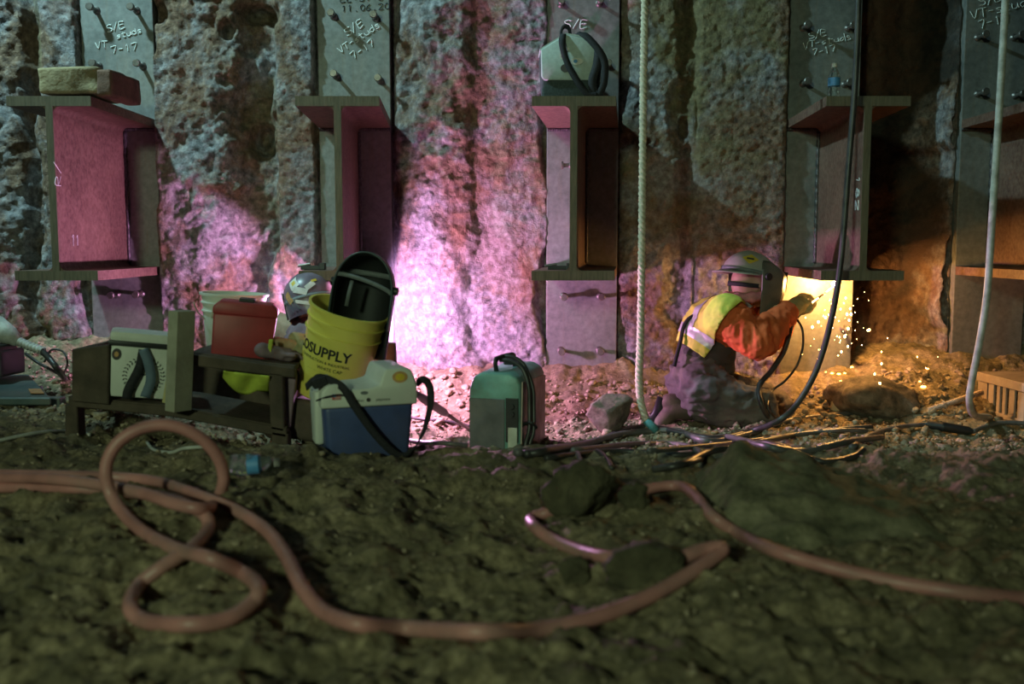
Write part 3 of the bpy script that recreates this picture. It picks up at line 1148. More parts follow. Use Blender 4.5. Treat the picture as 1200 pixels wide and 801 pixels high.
MB().ribbon(catmull([lb(-.045, .285, .05), lb(-.045, .325, .04), lb(-.03, .345, .04), lb(-.008, .335, .045), lb(0, .29, .05)], 6), (0, 1, 0), .05, .012).build('handle', M['black_web'], t, world=True, smooth=True)
MB().ribbon(catmull([lb(-.04, .30, -.01), lb(-.045, .25, -.03), lb(-.02, .16, -.04), (lb(.03, .07, -.045)), lb(.08, .015, -.04), lb(.12, .01, -.035)], 8), (.9, 0, .45), .030, .005).build('strap', M['black_web'], t, world=True, smooth=True)
MB().ribbon(catmull([lb(.03, .31, .02), lb(.07, .29, -.01), lb(.13, .22, -.03), lb(.158, .16, -.03), lb(.155, .07, -.03), lb(.13, .01, -.03)], 8), (.95, .1, .2), .034, .005).build('strap', M['black_web'], t, world=True, smooth=True)
MB().ribbon(catmull([lb(.13, .23, -.02), lb(.12, .15, -.03), lb(.10, .08, -.036), lb(.11, .01, -.03)], 8), (1, 0, .1), .04, .005).build('strap', M['black_web'], t, world=True, smooth=True)


# water bottles
def bottle(name, label, base, axis_m, h=.2, r=.031, crush=0.0, seed=0):
    t = thing(name, label, 'bottle', base)
    Mx = Matrix.Translation(Vector(base)) @ axis_m.to_4x4()
    prof = [(.001, .002), (r * .8, 0), (r, .01), (r, .03), (r * .93, .035), (r, .04), (r, .06), (r * .93, .065), (r, .07), (r, .128), (r * .96, .135), (r * .75, .155), (r * .42, .175), (r * .38, .182)]
    k = h / .2
    mb = MB().lathe([(a, b * k) for a, b in prof], Mx, 24)
    if crush:
        c = Mx.translation
        mb.v = [v + Vector((0, 0, 0)) for v in mb.v]
        V = np.array([tuple(v) for v in mb.v])
        V = V + crush * np.stack([fbm(V * 22 + i * 5.1, 2, seed + i) for i in range(3)], 1)
        mb.v = [Vector(v) for v in V]
    mb.build('shell', M['clear'], t, world=True, smooth=True)
    MB().lathe([(r * 1.012, .075 * k), (r * 1.012, .122 * k)], Mx, 24).build('label_band', M['sticker_blue'], t, world=True, smooth=True)
    MB().lathe([(0.0005, .205 * k), (r * .45, .205 * k), (r * .47, .182 * k), (r * .3, .182 * k)], Mx, 20).build('cap', M['sticker_white'], t, world=True, auto=40)
    return t


q = P(977, 110, 4.86)
bottle('water_bottle', 'clear plastic water bottle with blue label standing on a rusty beam stub', (q.x, 4.86, ZTOP), Matrix.Identity(3), .165, .028)
g = G(280, 560)
R = Matrix(((0, 0, 1), (0, 1, 0), (-1, 0, 0)))
b_ = (g.x - .03, g.y, g.z + .032)
bottle('water_bottle', 'crushed clear plastic bottle lying on the dirt beside the pink hose loop', b_, RotZ(8) @ RotY(86), .15, .03, .012, 4)

# little dark clamps left on the bottom flanges
for (cx, cy, k, lab) in ((655, 313, 2, 'small black clamp on the bottom flange below the grey lunch bag'), (366, 311, 1, 'small black clamp on the bottom flange above the stickered helmet')):
    q = P(cx, cy, YF + .12)
    z0 = ZBOT + TFL
    t = thing('clamp', lab, 'clamp', (q.x, YF + .12, z0))
    MB().box((q.x, YF + .12, z0 + .012), (.11, .03, .02), bev=.004).build('bar', M['black_plastic'], t, world=True)
    MB().box((q.x + .05, YF + .12, z0 + .018), (.03, .045, .034), bev=.004).build('jaw', M['black_plastic'], t, world=True)
    MB().cyl((q.x - .07, YF + .12, z0 + .02), (q.x - .01, YF + .12, z0 + .03), .007, n=10).build('screw', M['stud'], t, world=True)

# ------------------------------------------------------------------ hanging rope, cable and hose
t = thing('hanging_rope', 'thick pale twisted rope hanging down to the dirt beside the kneeling welder', 'rope', tuple(G(762, 497)))
gp = G(760, 497)
ctr = catmull([P(756, -420, 4.72), P(756, -200, 4.71), P(755.5, 0, 4.70), P(754, 100, 4.7), P(753, 200, 4.69), P(752, 300, 4.68), P(750.5, 400, 4.67), P(749, 440, 4.66), P(751, 470, 4.66), P(757, 492, 4.66)], 26)
for s in range(3):
    pts = []
    L = 0
    for i, c in enumerate(ctr):
        if i:
            L += (c - ctr[i - 1]).length
        a = 2 * math.pi * (L / .075 + s / 3)
        pts.append(c + Vector((math.cos(a) * .0095, math.sin(a) * .0095, 0)))
    MB().tube(pts, .0105, 7).build('strand', M['rope'], t, world=True, smooth=True)
MB().tube([ctr[-1], ctr[-1] + Vector((.03, -.005, -.03)), ctr[-1] + Vector((.05, -.01, -.05))], [.021, .02, .018], 10).build('taped_end', M['blue_tape'], t, world=True, smooth=True)


def cable(name, pts, r, mat, label, cat='cable', n=8, per=8, group=None):
    o = MB().tube(catmull(pts, per), r, n).build(name, mat, smooth=True)
    return tag(o, label, cat, group)


lf = .012
cable('power_cable', [P(1009, -300, 4.55), P(1008, -100, 4.55), P(1006, 0, 4.55), P(1002, 100, 4.55), P(994, 200, 4.55), P(986, 300, 4.55), P(975, 370, 4.55), P(958, 430, 4.55), P(935, 472, 4.52), P(912, 493, 4.5)] +
      [G(a, b, lf) for a, b in ((880, 506), (840, 514), (800, 508), (765, 501), (735, 503), (700, 517), (650, 527), (615, 533))],
      .0145, M['dark_cable'], 'dark cable hanging past the beam stub with the water bottle and trailing over the dirt')
cable('hanging_hose', [P(1184, -300, 4.5), P(1180, -100, 4.5), P(1178, 0, 4.5), P(1175, 60, 4.5), P(1169, 160, 4.5), P(1163, 250, 4.5), P(1157, 340, 4.5), P(1148, 400, 4.5), P(1139, 445, 4.5), P(1136, 470, 4.52), P(1142, 486, 4.6), G(1160, 489, .015)],
      .0165, M['pale_hose'], 'pale speckled hose hanging to the ground beside the crate', 'hose')
gc = 'cables lying on the dirt in front of the kneeling welder'
for pts, r, mt, lab in (
        ([(606, 531), (680, 522), (735, 508), (790, 505), (830, 517), (875, 509), (925, 494), (1000, 484)], .015, 'cable', 'thick grey cable running from the wire feeder towards the small pale cup'),
        ([(672, 528), (740, 521), (790, 521), (816, 527), (822, 536), (805, 543), (772, 549)], .012, 'cable', 'grey cable bent back in a tight hook'),
        ([(765, 551), (800, 544), (828, 531), (870, 522), (930, 512), (985, 503), (1022, 500)], .012, 'dark_cable', 'dark cable crossing over the hooked grey cable'),
        ([(640, 537), (720, 529), (800, 533), (860, 524), (895, 519), (930, 530), (965, 541), (1000, 537), (1012, 528)], .011, 'dark_cable', 'dark cable that dips and curls up at its end'),
        ([(1034, 512), (990, 519), (940, 529), (890, 521), (850, 512), (815, 517)], .013, 'cable', 'grey cable passing in front of the pale boulder'),
        ([(760, 530), (830, 522), (880, 516), (950, 507), (1000, 505), (1035, 508)], .010, 'cable', 'thin grey cable laid straight across the others'),
        ([(676, 531), (684, 546), (694, 551), (706, 551)], .009, 'cable', 'short thin cable tail poking out on the green dirt'),
        ([(700, 528), (712, 538), (717, 549)], .009, 'dark_cable', 'short dark cable tail poking out on the green dirt')):
    cable('ground_cable', [G(a, b, r * .8) for a, b in pts], r, M[mt], lab, group=None)
cable('thin_cable', [G(a, b, .006) for a, b in ((-20, 521), (20, 513), (55, 506), (90, 506), (105, 510))], .007, M['pale_hose'], 'thin pale cable on the dirt in front of the dark machine')
cable('thin_cable', [G(a, b, .006) for a, b in ((172, 519), (180, 527), (200, 530), (215, 526), (240, 524))], .006, M['pale_hose'], 'thin pale cable curl seen through the pink hose loop')
# cable with a plug joint
t = thing('plug_cable', 'grey cable with a fat black plug joint in front of the boulder', 'cable', tuple(G(1100, 500)))
MB().tube(catmull([G(a, b, .012) for a, b in ((998, 524), (1025, 509), (1055, 501), (1078, 499), (1090, 499))], 8), .011, 8).build('cord', M['cable'], t, world=True, smooth=True)
a, b = G(1084, 499, .02), G(1140, 506, .02)
MB().tube([a, a.lerp(b, .05), a.lerp(b, .33), a.lerp(b, .36), a.lerp(b, .4), a.lerp(b, .9), b], [.012, .018, .021, .026, .024, .021, .012], 14).build('plug', M['black_plastic'], t, world=True, auto=50)
MB().tube(catmull([b, G(1155, 500, .012), G(1175, 495, .012), G(1215, 497, .012)], 8), .012, 8).build('cord', M['cable'], t, world=True, smooth=True)
# threaded rod by the crate
t = thing('threaded_rod', 'steel threaded rod lying on the dirt beside the crate', 'rod', tuple(G(1120, 475)))
a, b = G(1088, 481, .02), P(1152, 459, 5.0)
d = b - a
n = 70
MB().tube([a.lerp(b, i / n) for i in range(n + 1)], [.013 + (.003 if i % 2 else 0) for i in range(n + 1)], 10).build('thread', M['worn_metal'], t, world=True)
MB().cyl(a.lerp(b, .28), a.lerp(b, .31), .024, n=6).build('nut', M['worn_metal'], t, world=True)

# ------------------------------------------------------------------ the pink-red air hoses in the foreground
HR = .0165
p1 = [G(a, b, HR) for a, b in ((-60, 556), (0, 556), (70, 557), (140, 560), (190, 567), (235, 581), (275, 597), (312, 622), (335, 652), (355, 690), (380, 718), (420, 731), (480, 737), (560, 740), (630, 738), (700, 724), (760, 700), (810, 672), (838, 654), (846, 645))]
p1 += [G(a, b, HR) for a, b in ((825, 647), (790, 656), (750, 660), (715, 655), (680, 646), (648, 634), (626, 618), (622, 608), (640, 601), (670, 592))]
p1 += [G(a, b, HR) for a, b in ((720, 580), (757, 573), (795, 570), (815, 582), (835, 605), (865, 625), (905, 645), (970, 664), (1050, 682), (1130, 695), (1215, 704), (1290, 709))]
cable('air_hose', p1, HR, M['hose'], 'long dusty pink air hose snaking across the whole foreground', 'hose', 14, 10)


def PG(px, py, Y):
    q = P(px, py, Y)
    while q.z < gnd(q.x, q.y) + HR:
        Y -= .015
        q = P(px, py, Y)
    return q


p2 = [G(-60, 571, HR), G(0, 571, HR), G(80, 572, HR), G(150, 577, HR), G(200, 585, HR + .01), G(238, 602, HR + .01), G(243, 622, HR), G(222, 645, HR), G(190, 664, HR), G(162, 688, HR), G(153, 712, HR), G(170, 731, HR), G(215, 736, HR),
      G(262, 727, HR), G(294, 712, HR), G(303, 694, HR), G(285, 672, HR + .005), G(245, 655, HR + .035), PG(205, 642, 2.47), PG(162, 618, 2.53), PG(133, 585, 2.56), PG(124, 550, 2.57), P(137, 520, 2.58), P(165, 502, 2.6),
      P(198, 498, 2.62), P(232, 511, 2.64), P(255, 535, 2.66), P(262, 562, 2.67), P(253, 588, 2.66), G(238, 598, HR + .03), G(205, 590, HR + .04), G(170, 579, HR + .035), G(120, 570, HR + .03), G(60, 563, HR + .03), G(0, 561, HR + .03), G(-60, 561, HR + .03)]
cable('air_hose', p2, HR, M['hose'], 'dusty pink air hose twisted into an upright loop above a lying loop', 'hose', 14, 10)

# ------------------------------------------------------------------ rocks and clods
def grock(name, px0, px1, py0, py1, seed, mat, label, dep=.8, **kw):
    """rock standing on the ground with its foot at py1"""
    g = G((px0 + px1) / 2, py1 - 3)
    sc = g.y / FPX
    w = (px1 - px0) * sc
    h = (py1 - py0) * sc
    return rock(name, (g.x, g.y + w * dep * .3, g.z), (w * 1.08, w * dep, h * 1.25), seed, mat, label, **kw)


grock('boulder', 682, 748, 466, 511, 11, M['stone'], 'squat boulder standing beside the hanging rope', sink=.16, sharp=.9, amp=.2)
grock('boulder', 978, 1100, 446, 498, 12, M['stone'], 'long grey boulder in front of the falling sparks', sink=.16, sharp=.8, amp=.25)
grock('dirt_clod', 644, 726, 547, 609, 13, M['dark_stone'], 'big dark lumpy clod beside the bend of the pink hose', sink=.18, sharp=.2, amp=.5)
grock('dirt_clod', 728, 764, 568, 597, 14, M['dark_stone'], 'small dark clod next to the big lumpy clod', sink=.2, sharp=.2, amp=.5)
grock('dirt_clod', 712, 822, 636, 682, 15, M['dark_stone'], 'flat dark mound lying over the pink hose bend', dep=.7, sink=.42, sharp=.5, amp=.6)
grock('dirt_clod', 655, 692, 655, 688, 16, M['dark_stone'], 'small dark clod in front of the flat mound', sink=.25, sharp=.2, amp=.5)
g = G(900, 612)
# big slab: apex to the left, long back slope to the right
bm = bmesh.new()
bmesh.ops.create_grid(bm, x_segments=70, y_segments=56, size=1.0)
V = np.array([tuple(v.co) for v in bm.verts])
ap = P(866, 521, 2.93)
cx, cy = ap.x, ap.y
X = V[:, 0] * .62 + cx + .22
Y = V[:, 1] * .55 + cy - .04
dx, dy = X - cx, Y - cy
h = (ap.z - gnd(cx, cy)) * 1.08 + .012
wl = np.where(dx < 0, -dx / .12, dx / .50)
wd = np.where(dy < 0, -dy / .52, dy / .22)
prof = np.clip(1.06 - np.maximum(wl, wd) * .98 - np.minimum(wl, wd) * .18, -.4, 1)
pz = np.stack([X, Y, np.zeros_like(X)], 1)
prof = prof + .10 * fbm(pz * 6, 4, 61) * np.clip(prof + .3, 0, 1)
Z = gz(X, Y) + h * np.clip(prof, -.25, 1.0) - .012
for v, a in zip(bm.verts, np.stack([X, Y, Z], 1)):
    v.co = a
o = MB().from_bm(bm).build('rock_slab', M['slab_stone'], smooth=True)
tag(o, 'broad wedge-shaped slab of rock covered in greenish dirt beside the pink hose', 'rock')

# fist-size clods one can pick out on the lit slope and in the trough
rnd = random.Random(5)
gl = 'loose clods on the lit slope below the wall'
proto = []
for s in range(6):
    ob = rock('dirt_clod', (0, 0, -.02), (.07, .06, .05), 200 + s, M['clod'], 'fist-sized loose dirt clod on the lit slope below the wall', 'clod', sub=2, amp=.6, sharp=.6, group=gl)
    proto.append(ob)
cnt = 0
while cnt < 130:
    px, py = rnd.uniform(470, 1110), rnd.uniform(432, 512)
    if cnt > 95:
        px, py = rnd.uniform(880, 1110), rnd.uniform(425, 500)
    if 775 < px < 930 and py > 455:
        continue
    g = G(px, py)
    if g.y > 5.5 or g.y < 4.0:
        continue
    ob = proto[cnt] if cnt < 6 else proto[cnt % 6].copy()
    if cnt >= 6:
        COL.objects.link(ob)
    s = rnd.uniform(.25, .8)
    ob.location = (g.x, g.y, g.z - .004 * s)
    ob.rotation_euler = (rnd.uniform(-.4, .4), rnd.uniform(-.4, .4), rnd.uniform(0, 6.3))
    ob.scale = (s, s, s)
    cnt += 1
# crumbs nobody could count
ico = bmesh.new()
bmesh.ops.create_icosphere(ico, subdivisions=1, radius=1)
IV = np.array([tuple(v.co) for v in ico.verts])
IF = np.array([[v.index for v in f.verts] for f in ico.faces])
ico.free()
rs = np.random.RandomState(3)
N = 15000
xs = rs.uniform(-2.9, 2.9, N)
ys = np.where(rs.rand(N) < .62, rs.uniform(3.9, 5.5, N), rs.uniform(1.5, 4.2, N))
zs = gz(xs, ys)
sz = (rs.gamma(2.0, .0042, N) + .003) * np.where(ys < 3.8, .34, .62)
V = []
for k in range(N):
    q = IV * (1 + .5 * rs.randn(len(IV), 1).clip(-1.3, 1.3)) * sz[k] * np.array([1, 1, .75])
    V.append(q + np.array([xs[k], ys[k], zs[k] + sz[k] * .3]))
o = np_mesh('dirt_crumbs', np.concatenate(V), np.concatenate([IF + k * len(IV) for k in range(N)]), M['clod'], smooth=False)
tag(o, 'loose crumbs of dirt strewn over the ground', 'dirt', kind='stuff')

# ------------------------------------------------------------------ the wooden tool skid and what stands on it
YS = 3.74
t = thing('tool_skid', 'dark rough timber skid with a raised shelf, loaded with lunch boxes and buckets', 'skid', tuple(G(200, 505)))


def slabpx(name, pts, Y, dep, mat, parent, bev=.004, skew=0.0):
    mb = MB().prism(pp(pts, Y), (skew, dep, 0))
    return bev_mb(mb, bev, 1).build(name, mat, parent, world=True)


slabpx('end_board', [(84, 409), (127, 404), (127, 474), (84, 470)], YS - .02, .05, M['skid'], t)
slabpx('end_board', [(84, 409), (94, 408), (94, 471), (84, 470)], YS + .03, .34, M['skid'], t)
slabpx('bottom_rail', [(80, 466), (200, 477), (336, 502), (336, 513), (200, 488), (80, 476)], YS, .06, M['skid'], t)
slabpx('bottom_rail', [(80, 466), (200, 477), (336, 502), (336, 513), (200, 488), (80, 476)], YS + .32, .06, M['skid'], t)
slabpx('deck', [(80, 464), (200, 475), (336, 500), (336, 504), (200, 479), (80, 468)], YS + .01, .37, M['skid'], t, .001)
for yy in (YS, YS + .30):
    slabpx('foot', [(76, 474), (90, 475), (92, 512), (76, 512)], yy, .07, M['skid'], t)
    slabpx('foot', [(318, 505), (337, 508), (337, 532), (318, 532)], yy, .07, M['skid'], t)
slabpx('shelf_rail', [(222, 414), (345, 431), (345, 443), (222, 428)], YS, .05, M['skid'], t)
slabpx('shelf_deck', [(222, 412), (345, 429), (345, 434), (222, 417)], YS + .02, .62, M['skid'], t, .001)
slabpx('shelf_post', [(314, 436), (331, 438), (333, 506), (317, 503)], YS, .05, M['skid'], t)
slabpx('side_panel', [(331, 441), (347, 440), (340, 502), (331, 505)], YS + .05, .30, M['mauve_cloth'], t, skew=-.02)
slabpx('bay_shade_board', [(222, 424), (335, 434), (335, 502), (222, 482)], YS + .36, .02, M['skid'], t)  # board added behind the shelf bay to make its opening dark

# sawn post standing on the skid
q = P(209, 480, YS - .06)
t = thing('sawn_post', 'pale sawn timber post standing upright on the tool skid', 'post', tuple(q))
Rp = RotY(4) @ RotZ(60)
MB().box(q + RotY(4) @ Vector((0, 0, .185)), (.085, .05, .375), Rp, bev=.003).build('post', M['post'], t, world=True)
q = P(197, 474, YS - .03)
t = thing('thin_board', 'thin yellowish board leaning between the white lunch cooler and the post', 'board', tuple(q))
MB().box(q + Vector((.012, .02, .09)), (.03, .06, .17), RotY(12), bev=.003).build('board', simple('yellowed_board', (.5, .42, .2), .7), t, world=True)

# white lunch cooler with wreath
q = P(160, 471, YS + .03) + Vector((0, 0, .014))
t = thing('lunch_cooler', 'white hard lunch cooler with a dark band, blue strap and wreath emblem', 'cooler', tuple(q), (0, math.radians(7), math.radians(20)))
MB().box((0, .09, .10), (.225, .19, .20), bev=.022).build('body', M['white_plastic'], t, auto=50)
MB().box((0, .09, .208), (.232, .197, .02), bev=.006).build('dark_band', M['black_plastic'], t, auto=50)
lid = MB().box((0, .09, .232), (.23, .195, .042), bev=.018).build('lid', M['white_plastic'], t, auto=50)
MB().ribbon(catmull([(.008, -.012, .19), (.0, -.018, .12), (-.03, -.022, .04), (-.035, -.018, .0)], 6), (1, 0, 0), .034, .004).build('strap', M['black_web'], t, smooth=True)
MB().ribbon(catmull([(.008, -.013, .192), (.028, -.022, .15), (.045, -.026, .08), (.03, -.02, .01)], 6), (1, 0, 0), .036, .004).build('strap', simple('blue_grey_strap', (.12, .16, .22), .8), t, smooth=True)
disc((-.085, -.006, .165), .022, (0, -1, 0), (0, 0, 1), .002, .75).build('round_sticker', M['sticker_dark'], t)
disc((-.085, -.009, .165), .010, (0, -1, 0), (0, 0, 1), .002, .8).build('sticker_face', M['sticker_orange'], t)
mb = MB()
for k in range(26):
    a = math.radians(-60 + k * 300 / 25 - 90 + 60 + 30)
    c = Vector((.018 + .068 * math.cos(a), -.0065, .09 + .066 * math.sin(a)))
    for s in (-1, 1):
        u = Vector((math.cos(a + s * .9 + 1.57), 0, math.sin(a + s * .9 + 1.57)))
        w = Vector((-u.z, 0, u.x))
        mb.prism([c, c + u * .006 + w * .0025, c + u * .012, c + u * .006 - w * .0025], (0, -.001, 0))
mb.build('wreath_emblem', M['print_black'], t)
MB().tube(catmull([Vector((.018 + .012 * math.cos(a), -.007, .105 + .012 * math.sin(a))) for a in np.linspace(0, 6.2, 12)], 2), .002, 4).build('emblem_ring', M['print_black'], t)

# red tool box on the shelf
q = P(283, 425, YS + .08) + Vector((0, 0, .010))
t = thing('red_toolbox', 'dark red plastic tool box with rounded lid on the shelf of the skid', 'toolbox', tuple(q), (0, math.radians(6), math.radians(12)))
mb = MB().prism([Vector((-.115, 0, 0)), Vector((.105, 0, 0)), Vector((.118, 0, .175)), Vector((-.118, 0, .175))], (0, .20, 0))
bev_mb(mb, .008).build('body', M['red_plastic'], t, auto=50)
mb = MB().prism([Vector((-.121, -.004, .172)), Vector((.121, -.004, .172)), Vector((.121, -.004, .20)), Vector((.10, -.004, .222)), Vector((-.10, -.004, .222)), Vector((-.121, -.004, .20))], (0, .208, 0))
lid = bev_mb(mb, .006).build('lid', M['red_plastic'], t, auto=50)
MB().box((0, .10, .228), (.06, .10, .014), bev=.004).build('handle', M['black_plastic'], lid)
for s in (.05, .15):
    MB().box((-.122, s, .17), (.008, .03, .04), bev=.002).build('latch', M['worn_metal'], t)


def bucket(name, label, base, Rm, r0, r1, h, mat, ribs, n=40):
    t = thing(name, label, 'bucket', tuple(base))
    Mx = Matrix.Translation(Vector(base)) @ Rm.to_4x4()

    def rad(z):
        return r0 + (r1 - r0) * z / h
    prof = [(.001, 0), (r0 - .004, 0), (r0, .005)]
    for z in ribs:
        prof += [(rad(z) - .0005, z - .004), (rad(z) + .006, z - .003), (rad(z) + .006, z + .002), (rad(z) - .0005, z + .003)]
    prof += [(rad(h), h - .012), (rad(h) + .007, h - .010), (rad(h) + .008, h), (rad(h) - .002, h), (rad(h) - .003, h - .02), (r0 - .004, .006), (.001, .006)]
    MB().lathe(prof, Mx, n).build('shell', mat, t, world=True, auto=35)
    return t, Mx, rad


q = P(273, 421, YS + .47)
t, Mx, rad = bucket('white_bucket', 'dirty white plastic bucket behind the red tool box', (q.x, YS + .47, q.z + .008), RotY(3), .105, .135, .275, M['white_plastic'], (.20, .235))
pts = [Mx @ Vector((.14 * math.cos(a), .14 * math.sin(a) * .3 - .1, .235 - .10 * math.sin(a))) for a in np.linspace(0, math.pi, 14)]
MB().tube(pts, .003, 6).build('bail', M['worn_metal'], t, world=True, smooth=True)

# yellow bucket leaning in behind the cooler, with a welding hood in it
YBK = 3.93
qb = P(385, 461, YBK)
Rb = RotY(16) @ RotX(9)
t, Mx, rad = bucket('yellow_bucket', 'tilted yellow bucket with black lettering behind the blue cooler', qb, Rb, .130, .152, .365, M['yellow_plastic'], (.265, .315), 48)


def wrap_text(s, size, z0, ang0, mat, name, bold=0.0):
    mb = text_mesh(s, size, bold)
    out = MB()
    vs_ = []
    for v in mb.v:
        z = z0 + v.y
        a = ang0 + v.x / rad(z)
        r = rad(z) + .0015
        vs_.append(Mx @ Vector((r * math.cos(a), r * math.sin(a), z)))
    out.add(vs_, mb.f)
    return out.build(name, mat, t, world=True)


AN = -math.pi / 2 - .42
wrap_text('COSUPPLY', .056, .185, AN - .02, M['print_black'], 'lettering', .0014)
wrap_text('CONSTRUCTION & INDUSTRIAL', .0155, .160, AN + .16, M['print_black'], 'lettering')
wrap_text('WHITE CAP', .019, .136, AN + .42, M['print_black'], 'lettering')
wrap_text('- - - - - - - - - - - - - - - -', .011, .122, AN + .12, M['print_black'], 'lettering')
pts = []
for a in np.linspace(0, math.pi, 16):
    r = rad(.33) + .01
    pts.append(Mx @ Vector((r * math.cos(a), .03 + .06 * math.sin(a) + r * math.sin(a), .33 - .14 * math.sin(a))))
MB().tube(pts, .0025, 6).build('bail', M['worn_metal'], t, world=True, smooth=True)
# block it stands on
o = rough_box((qb.x - .01, YBK + .02, qb.z - .105), (.30, .24, .16), RotY(10), .006, 8, 8, 10).build('wood_block', M['skid'], smooth=True)
tag(o, 'dark wood block under the tilted yellow bucket', 'block')

# hood standing in the bucket, hollow side to the camera
hc = P(424, 352, 3.80)
t = thing('welding_hood', 'black welding hood standing upside in the yellow bucket showing its headband', 'welding hood', tuple(hc))
Rh = RotY(9) @ RotZ(-8)
Mh = Matrix.Translation(hc) @ Rh.to_4x4()


def hood_shell(hw, hh, dep, th, n=26, m=16, zlo=-.5):
    """open bowl, opening towards -y; returns outside and inside skins joined at the rim"""
    mb = MB()
    idx = {}
    rows = []
    for sk in (0, 1):
        k = 1 - sk * th / hw
        for i in range(m + 1):
            v = i / m
            for j in range(n + 1):
                a = math.pi * j / n           # left rim to right rim round the back
                z = hh * (zlo + (1 - zlo) * math.sin(v * math.pi / 2))
                s = math.sqrt(max(0, 1 - max(0, z / hh) ** 2.6))
                rows.append(Vector((-math.cos(a) * hw * s * k, max(0.0, math.sin(a)) ** .8 * dep * (.35 + .65 * s) * k, z * (k if z > 0 else 1))))
    mb.v = rows
    w = n + 1
    for sk in (0, 1):
        b = sk * (m + 1) * w
        for i in range(m):
            for j in range(n):
                mb.f.append((b + i * w + j, b + i * w + j + 1, b + (i + 1) * w + j + 1, b + (i + 1) * w + j))
    o2 = (m + 1) * w
    for i in range(m):
        for j in (0, n):
            mb.f.append((i * w + j, (i + 1) * w + j, o2 + (i + 1) * w + j, o2 + i * w + j))
    for j in range(n):
        mb.f.append((j, j + 1, o2 + j + 1, o2 + j))
    return mb


hood_shell(.118, .185, .15, .006, zlo=-1.25).xform(Mh).build('shell', M['hood_dark'], t, world=True, smooth=True)
rim = [Mh @ Vector((-.118 * math.cos(a) * 1.0, -.004, max(-.09, .185 * max(0.0, math.sin(a)) ** .8))) for a in np.linspace(.0, math.pi, 30)]
rim = [Mh @ Vector((-.118, -.002, -.1))] + rim + [Mh @ Vector((.118, -.002, -.1))]
MB().ribbon(rim, tuple(Rh @ Vector((0, 1, 0))), .03, .006).build('rim', M['hood_rim'], t, world=True, smooth=True)
band = [Mh @ Vector((-.112 * math.cos(a), -.005 + .11 * math.sin(a) * 0 - .012 * math.sin(a), .062 - .02 * math.cos(a) * -1 + .018 * math.sin(a))) for a in np.linspace(0, math.pi, 16)]
MB().ribbon(band, tuple(Rh @ Vector((0, 0, 1))), .016, .004).build('headband', M['band'], t, world=True, smooth=True)
MB().ribbon([Mh @ Vector((-.045, -.012, .07)), Mh @ Vector((-.05, -.012, .03)), Mh @ Vector((-.055, -.008, -.03))], tuple(Rh @ Vector((1, 0, 0))), .014, .004).build('headband_strap', M['band'], t, world=True, smooth=True)
back = [Mh @ Vector((-.10 * math.cos(a), .02 + .10 * math.sin(a), .10 + .0 * a)) for a in np.linspace(0, math.pi, 14)]
MB().ribbon(back, tuple(Rh @ Vector((0, 0, 1))), .02, .004).build('headband_back', M['band'], t, world=True, smooth=True)
for s in (-1, 1):
    MB().cyl(Mh @ Vector((s * .112, .01, .055)), Mh @ Vector((s * .132, .01, .055)), .016, n=14).build('knob', M['black_plastic'], t, world=True, auto=40)

# timber posts behind the bucket
for (x0, x1, y0, Y, lab) in ((364, 383, 350, 4.25, 'dark timber post behind the yellow bucket, in front of the stickered helmet'), (438, 463, 402, 4.12, 'dark timber stub at the right side of the yellow bucket')):
    a, b = P(x0, y0, Y), P(x1, y0, Y)
    gg = gnd((a.x + b.x) / 2, Y) - .02
    o = rough_box(((a.x + b.x) / 2, Y + .03, (a.z + gg) / 2), (b.x - a.x, .07, a.z - gg), None, .002, 4, 6, 10).build('timber_post', M['skid'], smooth=False)
    tag(o, lab, 'post')

# blue and white cooler with shoulder strap
qc = G(412, 537)
t = thing('blue_cooler', 'blue and white picnic cooler with black shoulder strap on the dirt', 'cooler', (qc.x, 3.50, gnd(qc.x, 3.5) - .008), (math.radians(0), 0, math.radians(20)))
hw, hd = .158, .12
bot = [Vector((-hw + .016, -hd + .014, 0)), Vector((hw - .016, -hd + .014, 0)), Vector((hw - .016, hd - .014, 0)), Vector((-hw + .016, hd - .014, 0))]
top = [Vector((-hw, -hd, .205)), Vector((hw, -hd, .205)), Vector((hw, hd, .205)), Vector((-hw, hd, .205))]
bev_mb(MB().hexa(bot, top), .02, 3).build('body', M['blue_plastic'], t, auto=60)
lp = [(-.168, .198), (.168, .198), (.166, .27), (.150, .315), (.135, .326), (.055, .326), (.043, .30), (.035, .272), (.0, .262), (-.095, .258), (-.10, .285), (-.145, .277), (-.165, .255)]
lid = bev_mb(MB().prism([Vector((x, -hd - .012, z)) for x, z in lp], (0, 2 * hd + .024, 0)), .008, 2).build('lid', M['white_plastic'], t, auto=50)
o = bev_mb(MB().prism([Vector((-.175, -.05, .06)), Vector((-.175, .03, .06)), Vector((-.178, .05, .25)), Vector((-.178, -.07, .25))], (.03, 0, 0)), .008, 2).build('handle_arm', M['white_plastic'], t, auto=50)
MB().box((-.115, -hd - .013, .238), (.030, .002, .020)).build('flag_sticker', M['sticker_red'], lid)
MB().box((-.124, -hd - .0145, .243), (.012, .002, .010)).build('flag_canton', M['sticker_blue'], lid)
for k in range(3):
    MB().box((-.111, -hd - .0145, .231 + k * .005), (.022, .001, .0018)).build('flag_stripe', M['sticker_white'], lid)
disc((.105, -hd - .0125, .296), .020, (0, -1, 0), (0, 0, 1), .0015, 1.35).build('round_sticker', M['sticker_orange'], lid)
disc((.105, -hd - .0145, .296), .012, (0, -1, 0), (0, 0, 1), .0015, 1.35).build('sticker_center', M['sticker_yellow'], lid)
for s_, x_, z_, sz_ in (('igloo', -.035, .217, .014), ('playmate', .045, .217, .014)):
    mbt = text_mesh(s_, sz_)
    MB().add([Vector((x_ + v.x, -hd - .0132, z_ + v.y)) for v in mbt.v], mbt.f).build('lettering', M['sticker_dark'], lid)
